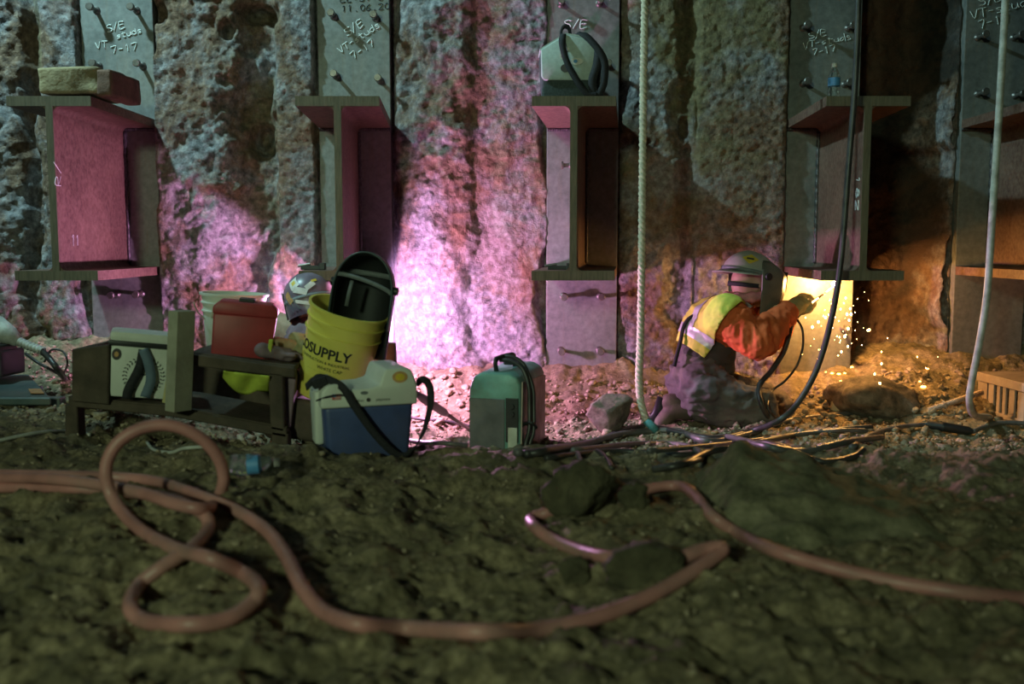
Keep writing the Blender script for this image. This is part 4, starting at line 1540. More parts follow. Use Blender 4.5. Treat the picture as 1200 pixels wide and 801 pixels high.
disc((-.006, -hd - .0125, .222), .007, (0, -1, 0), (0, 0, 1), .0015).build('logo_dot', M['sticker_dark'], lid)
disc((-.02, -hd - .0125, .247), .006, (0, -1, 0), (0, 0, 1), .001, 2.2).build('oval_logo', M['band'], lid)
MB().ribbon(catmull([(-.20, -.02, .26), (-.165, -.08, .30), (-.10, -.135, .275), (-.06, -.147, .21), (0, -.150, .12), (.06, -.148, .05), (.105, -.142, .02), (.145, -.138, .035), (.19, -.125, .10), (.222, -.10, .19), (.222, -.09, .25), (.20, -.09, .278), (.178, -.08, .262), (.172, -.04, .245)], 8),
            [(0.2, -.1, 1)] * 5 + [(0.5, -.2, .9)] * 200, .026, .004).build('strap', M['black_web'], t, smooth=True)
MB().ribbon(catmull([(-.18, -.11, .225), (-.15, -.137, .24), (-.11, -.138, .245), (-.07, -.137, .238)], 5), (0, 0, 1), .006, .003).build('strap_tail', M['black_web'], t, smooth=True)
MB().box((-.165, -.08, .285), (.05, .06, .03), RotY(-20), bev=.006).build('strap_pad', M['black_web'], t)

# wire feeder case
qf = G(578, 531)
t = thing('wire_feeder', 'teal and grey suitcase wire feeder with a black cable over its top', 'welding machine', (qf.x, 3.78, gnd(qf.x, 3.78) - .01), (0, 0, math.radians(-15)))
w2 = .102
op = [(-w2, 0), (w2, 0), (w2, .29), (w2 - .012, .318), (w2 - .045, .335), (-w2 + .05, .335), (-w2 + .018, .318), (-w2, .27)]
bev_mb(MB().prism([Vector((x, -.02, z)) for x, z in op], (0, .40, 0)), .010, 2).build('case', M['teal_paint'], t, auto=50)
mb = MB().prism([Vector((w2, -.02, .005)), Vector((w2, .38, .005)), Vector((w2, .38, .28)), Vector((w2, .0, .30))], (.004, 0, 0))
mb.build('side_cover', M['worn_metal'], t)
bev_mb(MB().prism([Vector((x * .98, -.024, z)) for x, z in ((-w2, .006), (.042, .006), (.042, .235), (-w2, .235))], (0, .006, 0)), .002, 1).build('front_panel', M['grey_panel'], t)
MB().box((.07, -.023, .155), (.05, .008, .17), bev=.002).build('control_strip', M['black_plastic'], t)
MB().box((.073, -.026, .085), (.036, .006, .085), bev=.002).build('spec_label', M['pale_label'], t)
for z in (.21, .18):
    MB().cyl((.07, -.026, z), (.07, -.038, z), .011, n=14).build('knob', M['black_plastic'], t, auto=40)
disc((.078, -.025, .02), .018, (0, -1, 0), (0, 0, 1), .008).build('socket', M['black_plastic'], t)
MB().tube(catmull([(-.005, .03, .325), (-.008, .02, .375), (0, .06, .385), (.012, .14, .385), (.02, .19, .378), (.022, .20, .325)], 6), .010, 8).build('carry_handle', M['black_plastic'], t, smooth=True)
for k, (dx, dz, dy) in enumerate(((0, 0, 0), (.012, -.012, .02), (-.004, .012, .035))):
    MB().tube(catmull([(.0 + dx, .06 + dy, .375 + dz), (.05 + dx, .05 + dy, .372 + dz), (.095 + dx, .04 + dy, .345 + dz), (.122 + dx, .03 + dy, .28 + dz), (.128 + dx, .02 + dy, .20), (.132 + dx, .0 + dy, .12 + dz), (.12 + dx, -.01 + dy, .06), (.135 + dx, -.03 + dy, .015)], 8), .0085, 8).build('cable', M['dark_cable'], t, smooth=True)
MB().tube(catmull([(.10, .02, .13), (.14, -.02, .15), (.16, .0, .13), (.135, .04, .12), (.11, .02, .14)], 6), .006, 6).build('cable_tie', M['black_plastic'], t, smooth=True)
MB().tube(catmull([(.125, .0, .06), (.15, .02, .03), (.19, .05, .01), (.23, .08, -.02)], 6), .008, 8).build('cable', M['dark_cable'], t, smooth=True)

# torch lance lying between cooler and feeder
t = thing('torch_lance', 'dark welding torch with a fat grip lying between the cooler and the wire feeder', 'torch', tuple(G(520, 492)))
a, b = P(474, 452, 4.0), G(550, 503, .01)
MB().tube([a, a.lerp(b, .2), a.lerp(b, .24), a.lerp(b, .55), a.lerp(b, .6)], [.012, .014, .019, .019, .012], 12).build('grip', M['black_plastic'], t, world=True, smooth=True)
MB().tube([a.lerp(b, .58), b], .0085, 10).build('neck', M['dark_cable'], t, world=True, smooth=True)
cable('ground_cable', [G(a_, b_, .01) for a_, b_ in ((474, 489), (500, 492), (530, 495), (552, 500))], .009, M['dark_cable'], 'dark cable on the lit dirt between cooler and wire feeder')
cable('ground_cable', [G(a_, b_, .01) for a_, b_ in ((470, 515), (495, 520), (520, 519), (548, 523))], .009, M['cable'], 'grey cable on the lit dirt beside the blue cooler')

# gloves and rags on the shelf end
def glove(name, c, label, mat, R, s=1.0):
    c = Vector(c)
    caps = []
    caps.append((c + R @ Vector((-.05, 0, 0)) * s, .035 * s, c + R @ Vector((.03, 0, .0)) * s, .036 * s))
    for k in range(4):
        y = (-.03 + .02 * k) * s
        b0_ = c + R @ Vector((.035 * s, y, .005))
        m_ = c + R @ Vector(((.07 + .004 * (k % 2)) * s, y * 1.2, .012))
        e_ = c + R @ Vector(((.10 + .006 * (k in (1, 2))) * s, y * 1.3, -.006))
        caps += [(b0_, .014 * s, m_, .012 * s), (m_, .012 * s, e_, .010 * s)]
    caps += [(c + R @ Vector((-.01, -.035, 0)) * s, .014 * s, c + R @ Vector((.035, -.07, .01)) * s, .012 * s)]
    caps += [(c + R @ Vector((-.12, 0, .0)) * s, .042 * s, c + R @ Vector((-.04, 0, 0)) * s, .034 * s)]
    o = blob(name, caps, mat, None, .007, 2, folds=[(.002, (30, 30, 30), 5)])
    return tag(o, label, 'glove')


glove('work_glove', P(333, 415, YS + .10) + Vector((0, 0, .0)), 'mauve work glove lying on the shelf end beside the red tool box', M['mauve_cloth'], RotZ(25) @ RotY(14), .72)
glove('work_glove', P(332, 403, YS + .17), 'tan work glove lying on top of the mauve glove', M['tan_leather'], RotZ(-160) @ RotY(-12), .68)
o = blob('rag', [(P(348, 402, YS + .22), .04, P(358, 420, YS + .2), .045), (P(352, 410, YS + .2), .04, P(366, 424, YS + .2), .035)], M['olive_cloth'], None, .008, 3, folds=[(.008, (22, 22, 22), 3)])
tag(o, 'crumpled olive rag beside the gloves, left of the yellow bucket', 'rag')
# lime cloth hanging from the shelf
mb = MB()
nx, nz = 16, 10
for i in range(nz):
    for j in range(nx):
        u, v = j / (nx - 1), i / (nz - 1)
        px = 262 + 54 * u
        py = 434 + 6 * u + v * (22 * math.sin(min(1, u * 1.25 + .1) * math.pi * .75) + 3)
        mb.v.append(P(px, py, YS - .006 + .05 * v + .012 * math.sin(u * 11 + v * 3)))
for i in range(nz - 1):
    for j in range(nx - 1):
        mb.f.append((i * nx + j, i * nx + j + 1, (i + 1) * nx + j + 1, (i + 1) * nx + j))
o = mb.build('lime_vest', M['lime_cloth'], smooth=True)
md = o.modifiers.new('thick', 'SOLIDIFY')
md.thickness = .004
tag(o, 'lime yellow cloth stuffed under the shelf of the skid', 'cloth')
q = P(317, 405, YS + .06)
o = MB().box(q, (.014, .02, .05), RotY(8), bev=.003).build('marker_pen', M['lime_cloth'])
tag(o, 'short lime yellow marker standing beside the red tool box', 'marker')

# ------------------------------------------------------------------ dark machine at the left edge
mx, my = -2.28, 4.42
mz = gnd(mx, my)
t = thing('plate_machine', 'dark teal machine with a flat base tray and a ribbed cable', 'machine', (mx, my, mz))
A = [P(60, 468, 4.22), P(34, 434, 4.72), P(-70, 434, 4.72), P(-80, 468, 4.22)]
for v in A:
    v.z = .075 + (v.y - 4.22) * .07
bev_mb(MB().prism([v - Vector((0, 0, .035)) for v in A], (0, 0, .035)), .006, 1).build('base_tray', M['machine'], t, world=True)
for (x_, y_) in ((-2.0, 4.3), (-2.5, 4.3), (-2.25, 4.62)):
    MB().box((x_, y_, .0), (.08, .06, .13), bev=.004).build('skid_foot', M['machine'], t, world=True)
c = P(8, 428, 4.60)
MB().box((c.x - .06, 4.58, c.z + .02), (.22, .18, .12), RotZ(-8), bev=.012).build('housing', M['black_plastic'], t, world=True)
MB().box((c.x - .06, 4.56, c.z + .08), (.19, .15, .05), RotZ(-8), bev=.01).build('housing_lid', M['black_plastic'], t, world=True)
a, b = P(-6, 382, 4.6), P(22, 400, 4.58)
MB().tube([a, a.lerp(b, .6), b], [.055, .045, .026], 16).build('boot_cone', M['pale_hose'], t, world=True, smooth=True)
pts = catmull([P(20, 399, 4.58), P(34, 405, 4.56), P(50, 411, 4.54)], 12)
MB().tube(pts, [.022 if i % 3 == 0 else .014 for i in range(len(pts))], 12).build('ribbed_sleeve', M['pale_hose'], t, world=True, smooth=True)
MB().tube(catmull([P(48, 410, 4.54), P(58, 420, 4.53), P(68, 433, 4.52), G(76, 444, .012)], 8), .014, 10).build('cable', M['dark_cable'], t, world=True, smooth=True)
MB().tube(catmull([P(30, 414, 4.55), P(45, 425, 4.5), P(60, 433, 4.5), G(72, 441, .012)], 8), .007, 8).build('cable', M['dark_cable'], t, world=True, smooth=True)
MB().tube(catmull([P(52, 424, 4.55), P(60, 410, 4.55), P(74, 412, 4.55), P(79, 425, 4.55), G(74, 440, .012)], 8), .005, 8).build('cable', M['dark_cable'], t, world=True, smooth=True)
q = P(42, 459, 4.3)
o = bev_mb(MB().prism([P(33, 455, 4.36) * 1, P(48, 455, 4.36), P(52, 460, 4.27), P(36, 460, 4.27)], (0, 0, .004)), .001, 1).build('paper_scrap', M['leaf'])
zt = .075 + .1 * .07 + .002
o.location.z = zt
tag(o, 'brown scrap of paper lying on the dark machine tray', 'scrap')

# ------------------------------------------------------------------ plastic crate at the right edge
qk = G(1194, 496)
kx, ky, kz = qk.x, qk.y, qk.z - .01
t = thing('slatted_crate', 'dusty plastic crate with slotted sides at the foot of the hanging hose', 'crate', (kx + .2, ky + .2, kz), (0, 0, math.radians(3)))
w_, d_, h_ = .42, .44, .205
for s in (-1, 1):
    MB().box((s * (w_ / 2 - .008), 0, .015), (.018, d_, .03), bev=.003).build('bottom_rail', M['crate'], t)
    MB().box((s * (w_ / 2 - .006), 0, h_ - .018), (.022, d_ + .01, .036), bev=.004).build('top_rail', M['crate'], t)
    MB().box((0, s * (d_ / 2 - .008), .015), (w_, .018, .03), bev=.003).build('bottom_rail', M['crate'], t)
    MB().box((0, s * (d_ / 2 - .006), h_ - .018), (w_, .022, .036), bev=.004).build('top_rail', M['crate'], t)
    for (y_, wd) in ((-.19, .06), (-.105, .05), (-.035, .028), (.02, .028), (.09, .05), (.175, .09)):
        MB().box((s * (w_ / 2 - .010), y_, h_ / 2), (.010, wd, h_ - .03)).build('slat', M['crate'], t)
    for k in range(6):
        MB().box((-.175 + k * .07, s * (d_ / 2 - .010), h_ / 2), (.052, .010, h_ - .03)).build('slat', M['crate'], t)
MB().box((0, 0, h_ + .004), (w_ + .01, d_ + .014, .012), bev=.004).build('lid', M['crate'], t)
MB().box((0, 0, .012), (w_ - .02, d_ - .02, .012)).build('bottom', M['crate'], t)

# little pale cup by the wall
q = G(979, 482)
t = thing('paper_cup', 'small crumpled pale cup on the dirt below the sparks', 'cup', tuple(q))
MB().lathe([(.001, 0), (.026, 0), (.035, .07), (.037, .074), (.033, .07), (.025, .004), (.001, .004)], Matrix.Translation(q + Vector((0, .01, .002))) @ RotY(15).to_4x4(), 20).build('cup', simple('pale_paper', (.7, .6, .4), .7), t, world=True, smooth=True)

# ------------------------------------------------------------------ the kneeling welder
def person1():
    foot = G(835, 500)
    t = thing('person', 'kneeling welder in yellow safety vest, orange sleeves and dark hood, holding a torch', 'person', (P(835, 500, 5.0).x, 5.0, -.19))
    pel = P(822, 450, 5.04)
    hipR, hipL = P(824, 455, 4.93), P(828, 452, 5.15)
    kneR, kneL = P(893, 482, 4.90), P(908, 478, 5.20)
    ankR, ankL = P(794, 479, 4.95), P(812, 484, 5.2)
    toeR, toeL = P(775, 494, 4.96), P(793, 494, 5.22)
    waist = P(822, 424, 5.04)
    chest = P(842, 386, 5.05)
    neck = P(870, 358, 5.06)
    head = P(878, 330, 5.06)
    shR, shL = P(853, 374, 4.89), P(868, 368, 5.22)
    elR, elL = P(888, 399, 4.80), P(905, 392, 5.26)
    wrR, wrL = P(921, 366, 4.97), P(926, 366, 5.2)
    hdR, hdL = P(934, 358, 5.03), P(936, 357, 5.2)
    # whole body under the clothes
    body = [(pel, .11, waist, .105), (waist, .105, chest, .115), (chest, .10, neck, .06), (neck, .052, head, .06),
            (shR, .055, elR, .04), (elR, .04, wrR, .03), (shL, .055, elL, .04), (elL, .04, wrL, .03), (chest, .09, shR, .055), (chest, .09, shL, .055),
            (hipR, .085, kneR, .055), (kneR, .05, ankR, .04), (hipL, .085, kneL, .055), (kneL, .05, ankL, .04), (pel, .1, hipR, .085), (pel, .1, hipL, .085),
            (ankR, .036, toeR, .03), (ankL, .036, toeL, .03), (wrR, .028, hdR, .03), (wrL, .028, hdL, .03)]
    fw = Vector((.90, .42, -.12)).normalized()
    up = Vector((.10, .05, 1)).normalized()
    rt = fw.cross(up).normalized()
    up = rt.cross(fw).normalized()
    RH = Matrix((fw, -rt, up)).transposed()          # local x forward, y left, z up
    hl = lambda x, y, z: head + RH @ Vector((x, y, z))
    body += [(hl(.085, 0, -.01), .016, hl(.10, 0, -.03), .014), (hl(.06, 0, -.09), .035, hl(.07, 0, -.09), .035),
             (hl(0, .085, -.02), .02, hl(0, .088, -.01), .016), (hl(0, -.085, -.02), .02, hl(0, -.088, -.01), .016)]
    blob('body', body, M['skin'], t, .016, 4, ell=[(hl(0, 0, 0), (.10, .08, .115), RH)])
    # trousers
    seat = P(808, 447, 5.04)
    tr = [(pel, .135, hipR, .125), (pel, .135, hipL, .12), (seat, .115, pel, .125), (hipR, .112, kneR + Vector((0, 0, .025)), .072), (kneR, .070, ankR.lerp(kneR, .22), .056), (hipL, .108, kneL + Vector((0, 0, .025)), .072), (kneL, .07, ankL.lerp(kneL, .22), .055), (pel, .13, waist, .115)]
    blob('trousers', tr, M['trouser'], t, .011, 5, folds=[(.014, (8, 8, 20), 7), (.006, (26, 20, 30), 9)])
    # knee pad / shadowed hem and boots
    for a, k, toe in ((ankR, kneR, toeR), (ankL, kneL, toeL)):
        d = (a - k).normalized()
        bo = blob('boot', [(a - d * .05, .056, a + d * .02, .054), (a + d * .02, .05, toe, .043), (a + d * .0 + Vector((0, 0, .03)), .045, a + d * .04 + Vector((0, 0, .035)), .045)], M['boot'], t, .008, 3)
        sole = (toe - a).normalized()
        mb = MB().tube([a + d * .055 + Vector((-.008, 0, .05)), a.lerp(toe, .5) + d * .055, toe + d * .045 + Vector((0, 0, -.015))], [.040, .036, .042], 10, flat=(1, .5))
        mb.build('sole', M['black_plastic'], bo, world=True, smooth=True)
    # dark undershirt / jacket below the vest
    jk = [(waist + Vector((0, 0, -.03)), .128, waist + (chest - waist) * .5, .135), (waist, .128, waist + Vector((.07, 0, -.02)), .105)]
    blob('jacket_hem', jk, M['dark_cloth'], t, .010, 4, folds=[(.006, (10, 10, 26), 17)])
    # orange shirt with sleeves
    cuffR = wrR.lerp(elR, .06)
    sh = [(waist + (chest - waist) * .55, .118, chest, .125), (chest, .125, shR, .088), (chest, .125, shL, .085), (shR, .098, elR, .088), (elR, .088, cuffR, .056), (shL, .09, elL, .075), (elL, .075, wrL, .052), (chest, .12, neck + Vector((-.02, 0, -.03)), .075)]
    blob('shirt', sh, M['orange_cloth'], t, .009, 3, folds=[(.010, (18, 10, 9), 27), (.004, (34, 30, 26), 29)])
    # safety vest over the shirt, open sides at the arms
    ax = (neck - waist).normalized()
    vc = [(waist + ax * .02 + Vector((-.012, 0, 0)), .142, chest + Vector((-.018, 0, -.004)), .164), (chest + Vector((-.015, 0, 0)), .156, neck + Vector((-.025, 0, -.03)), .092),
          (chest, .145, shR + Vector((-.012, -.008, .010)), .112), (chest, .145, shL + Vector((-.012, .008, .010)), .105)]
    cutlow = waist + ax * .015
    vm = blob(None, vc, None, None, .010, 4, folds=[(.006, (12, 12, 18), 37)],
              cut=[(cutlow, -ax + Vector((-.02, 0, 0))), (shR.lerp(elR, .10), (elR - shR).normalized()), (shL.lerp(elL, .16), (elL - shL).normalized()), (neck + ax * .01, ax)])
    ve = MB()
    ve.v, ve.f = list(vm.v), list(vm.f)
    vo = ve.build('safety_vest', M['vest'], t, smooth=True, world=True)
    md = vo.modifiers.new('thick', 'SOLIDIFY')
    md.thickness = .006
    md.offset = 1
    # reflective tape: one round the waist, one over each shoulder
    c0 = waist + ax * .085
    band_on(vm, 'reflective_stripe', M['silver'], vo, [(c0 + ax * .024, ax), (c0 - ax * .024, -ax)], .009)
    side = Vector((0, 1, 0))
    for s in (-1, 1):
        cc = chest + side * s * .085
        band_on(vm, 'reflective_stripe', M['silver'], vo, [(cc + side * .024, side), (cc - side * .024, -side), (c0, -ax)], .010)
    # black sling over the back
    back = Vector((-1, 0, .35)).normalized()
    pts = catmull([waist + Vector((-.155, -.10, -.01)), waist.lerp(chest, .45) + Vector((-.165, -.085, .02)), chest + Vector((-.165, -.07, .06)), neck + Vector((-.11, -.06, .0)), neck + Vector((-.05, -.055, .05))], 8)
    MB().tube(pts, .010, 8).build('harness_strap', M['black_web'], t, world=True, smooth=True)
    # gloves with five fingers closed on the torch
    tip = WELD2 + Vector((-.012, -.015, -.012))
    for (w, h, s) in ((wrR, hdR, -1), (wrL, hdL, 1)):
        d = (h - w).normalized()
        sd = Vector((0, s, 0))
        sd = (sd - d * sd.dot(d)).normalized()
        n = d.cross(sd).normalized()
        if n.z < 0:
            n = -n
        caps = [(w - d * .05, .058, w + d * .0, .05), (w, .046, h, .046), (h, .044, h + d * .03, .042)]
        for k in range(4):
            o_ = (k - 1.5) * .022
            a0 = h + d * .03 + sd * o_
            a1 = h + d * (.072 - .006 * abs(k - 1.3)) + sd * o_ - n * .006
            a2 = h + d * (.066 - .006 * abs(k - 1.3)) + sd * o_ * .9 - n * .044
            a3 = h + d * .032 + sd * o_ * .85 - n * .050
            caps += [(a0, .0145, a1, .0135), (a1, .0135, a2, .0125), (a2, .0125, a3, .011)]
        caps += [(h - sd * .03, .017, h + d * .035 - sd * .048 - n * .02, .015), (h + d * .035 - sd * .048 - n * .02, .015, h + d * .052 - sd * .02 - n * .045, .0125)]
        g_ = blob('glove', caps, M['glove'], t, .0065, 2, folds=[(.0025, (30, 30, 30), 45)])
    # hard hat worn backwards
    hz = .055
    Mx = Matrix.Translation(hl(-.005, 0, hz - .02)) @ RH.to_4x4() @ Matrix.Rotation(math.radians(6), 4, 'Y')
    mb = MB()
    prof = []
    for i in range(13):
        a = math.pi / 2 * i / 12
        prof.append((math.cos(a), math.sin(a)))
    n = 40
    rx, ry, rz = .146, .122, .118
    for (c_, s_) in prof:
        for k in range(n):
            an = 2 * math.pi * k / n
            ridge = 1 + .035 * math.exp(-(math.sin(an) / .25) ** 2) * s_
            mb.v.append(Mx @ Vector((rx * c_ * math.cos(an), ry * c_ * math.sin(an), rz * s_ * ridge)))
    for i in range(12):
        for k in range(n):
            mb.f.append((i * n + k, i * n + (k + 1) % n, (i + 1) * n + (k + 1) % n, (i + 1) * n + k))
    hat = mb.build('hard_hat', M['hat'], t, world=True, smooth=True)
    bp = []
    mb = MB()
    m_ = 18
    for i in range(m_ + 1):
        an = math.pi + math.radians(-78 + 156 * i / m_)
        ext = .058 * max(0.0, math.cos((an - math.pi) * 1.1)) ** .8 if abs((an - math.pi) * 1.1) < math.pi / 2 else 0
        inn = Vector((rx * .98 * math.cos(an), ry * .98 * math.sin(an), .002))
        out = Vector(((rx + ext) * math.cos(an), (ry + ext * .8) * math.sin(an), -.022 * (ext / .058)))
        for z in (0, -.005):
            mb.v += [Mx @ (inn + Vector((0, 0, z))), Mx @ (out + Vector((0, 0, z)))]
    for i in range(m_):
        b = i * 4
        mb.f += [(b, b + 4, b + 5, b + 1), (b + 2, b + 3, b + 7, b + 6), (b + 1, b + 5, b + 7, b + 3), (b, b + 2, b + 6, b + 4)]
    mb.build('brim', M['hat'], hat, world=True, smooth=True)
    pts = [Mx @ Vector((rx * 1.015 * math.cos(a), ry * 1.015 * math.sin(a), .008)) for a in np.linspace(0, 2 * math.pi, 41)]
    MB().ribbon(pts, tuple(RH @ Vector((0, 0, 1))), .018, .004).build('hat_band', M['band'], hat, world=True, smooth=True)
    # sticker: yellow diamond on the side towards the camera

    def on_hat(an, el, lift=.003):
        return Mx @ Vector(((rx + lift) * math.cos(el) * math.cos(an), (ry + lift) * math.cos(el) * math.sin(an), (rz + lift) * math.sin(el)))
    mb = MB()
    an0, el0 = math.radians(-128), math.radians(34)
    dia = [(0, .26), (.36, 0), (0, -.26), (-.36, 0)]
    ctr_ = on_hat(an0, el0, .005)
    rim_ = []
    for i in range(4):
        a, b = dia[i], dia[(i + 1) % 4]
        for f in (0, .33, .66):
            rim_.append(on_hat(an0 + (a[0] + (b[0] - a[0]) * f), el0 + (a[1] + (b[1] - a[1]) * f), .005))
    mb.v = [ctr_] + rim_
    mb.f = [(0, i + 1, (i + 1) % 12 + 1) for i in range(12)]
    mb.build('sticker', M['sticker_yellow'], hat, world=True)
    mb = MB()
    mb.v = [on_hat(an0 + a * .6, el0 + b * .18 - .02, .007) for a, b in ((-.25, -.25), (.25, -.25), (.25, .25), (-.25, .25))]
    mb.f = [(0, 1, 2, 3)]
    mb.build('sticker_mark', M['sticker_dark'], hat, world=True)
    # welding hood: curved shield in front of the face
    mb = MB()
    nn, mm = 28, 16
    for sk in (0, 1):
        for i in range(mm + 1):
            v = i / mm                        # 0 chin .. 1 crown
            z = -.165 + .275 * v
            fr = 1.0 if v < .72 else math.cos((v - .72) / .28 * math.pi / 2 * .78)
            taper = .86 + .14 * min(1, v / .45)
            for j in range(nn + 1):
                a = math.radians(-98 + 196 * j / nn)
                ca, sa = math.cos(a), math.sin(a)
                bx_ = .165 * (abs(ca) ** .62) * (1 if ca > 0 else -1) * fr * taper - sk * .004
                by_ = .138 * (abs(sa) ** .75) * (1 if sa > 0 else -1) * (fr * .45 + .55) * taper * (1 - sk * .03)
                cut_ = .03 * (1 - v) * (1 if abs(a) > 1.2 else 0)
                mb.v.append(hl(bx_ + .012 + cut_, by_, z - sk * .002 * v))
    w = nn + 1
    for sk in (0, 1):
        b = sk * (mm + 1) * w
        for i in range(mm):
            for j in range(nn):
                mb.f.append((b + i * w + j, b + i * w + j + 1, b + (i + 1) * w + j + 1, b + (i + 1) * w + j))
    o2 = (mm + 1) * w
    for i in range(mm):
        for j in (0, nn):
            mb.f.append((i * w + j, (i + 1) * w + j, o2 + (i + 1) * w + j, o2 + i * w + j))
    for i in (0, mm):
        for j in range(nn):
            mb.f.append((i * w + j, i * w + j + 1, o2 + i * w + j + 1, o2 + i * w + j))
    hood = mb.build('welding_hood', M['hood'], t, world=True, smooth=True)
    MB().box(hl(.185, 0, .02), (.022, .115, .10), RH, bev=.006).build('lens_frame', M['black_plastic'], hood, world=True)
    MB().box(hl(.197, 0, .02), (.004, .09, .07), RH).build('lens', M['hood_dark'], hood, world=True)
    for s in (-1, 1):
        MB().cyl(hl(.0, s * .135, .03), hl(.0, s * .152, .03), .018, n=16).build('pivot_knob', M['black_plastic'], hood, world=True, auto=40)
    edge = [hl(.015 + .035 * (1 - v), -.128 + .016 * (1 - v), -.165 + .2 * v) for v in np.linspace(0, 1, 10)]
    MB().tube(edge, .0045, 6).build('hood_edge', M['band'], hood, world=True, smooth=True)
    # bandana and glasses strap
    ring = [hl(-.012 + .098 * math.cos(a), .083 * math.sin(a), -.075 + .018 * math.cos(a)) for a in np.linspace(0, 2 * math.pi, 25)]
    MB().tube(ring, [.026 + .006 * math.sin(i * 2.3) for i in range(25)], 8).build('bandana', M['bandana'], t, world=True, smooth=True)
    ring = [hl(-.0 + .112 * math.cos(a), .09 * math.sin(a), -.02) for a in np.linspace(.9, 2 * math.pi - .9, 20)]
    MB().ribbon(ring, tuple(up), .022, .004).build('head_strap', M['black_web'], t, world=True, smooth=True)
    # torch in the right hand with its leads
    return t, hdR, hdL, tip, wrR


pt, hdR, hdL, tip, wrR = person1()
t = thing('stick_torch', 'welding torch in the gloved hand reaching to the amber arc', 'torch', tuple(hdR))
a = hdR + Vector((.028, .005, -.022))
mid = a.lerp(tip, .45)
MB().tube([a + Vector((-.05, -.02, -.05)), a, mid], [.013, .014, .011], 12).build('grip', M['black_plastic'], t, world=True, smooth=True)
MB().tube([mid, mid.lerp(tip, .5), tip], [.006, .0045, .004], 10).build('electrode', M['worn_metal'], t, world=True, smooth=True)
MB().tube(catmull([a + Vector((-.05, -.02, -.05)), P(926, 385, 4.95), P(919, 410, 4.93), P(905, 433, 4.9), P(890, 452, 4.86), P(893, 475, 4.78), G(905, 497, .012)], 8), .0135, 10).build('lead', M['dark_cable'], t, world=True, smooth=True)
MB().tube(catmull([a + Vector((-.03, .0, -.04)), P(940, 385, 5.0), P(941, 405, 5.0), P(934, 428, 5.0), P(920, 446, 4.98), P(905, 458, 4.96), P(900, 478, 4.78), G(915, 496, .01)], 8), .006, 8).build('thin_lead', M['dark_cable'], t, world=True, smooth=True)


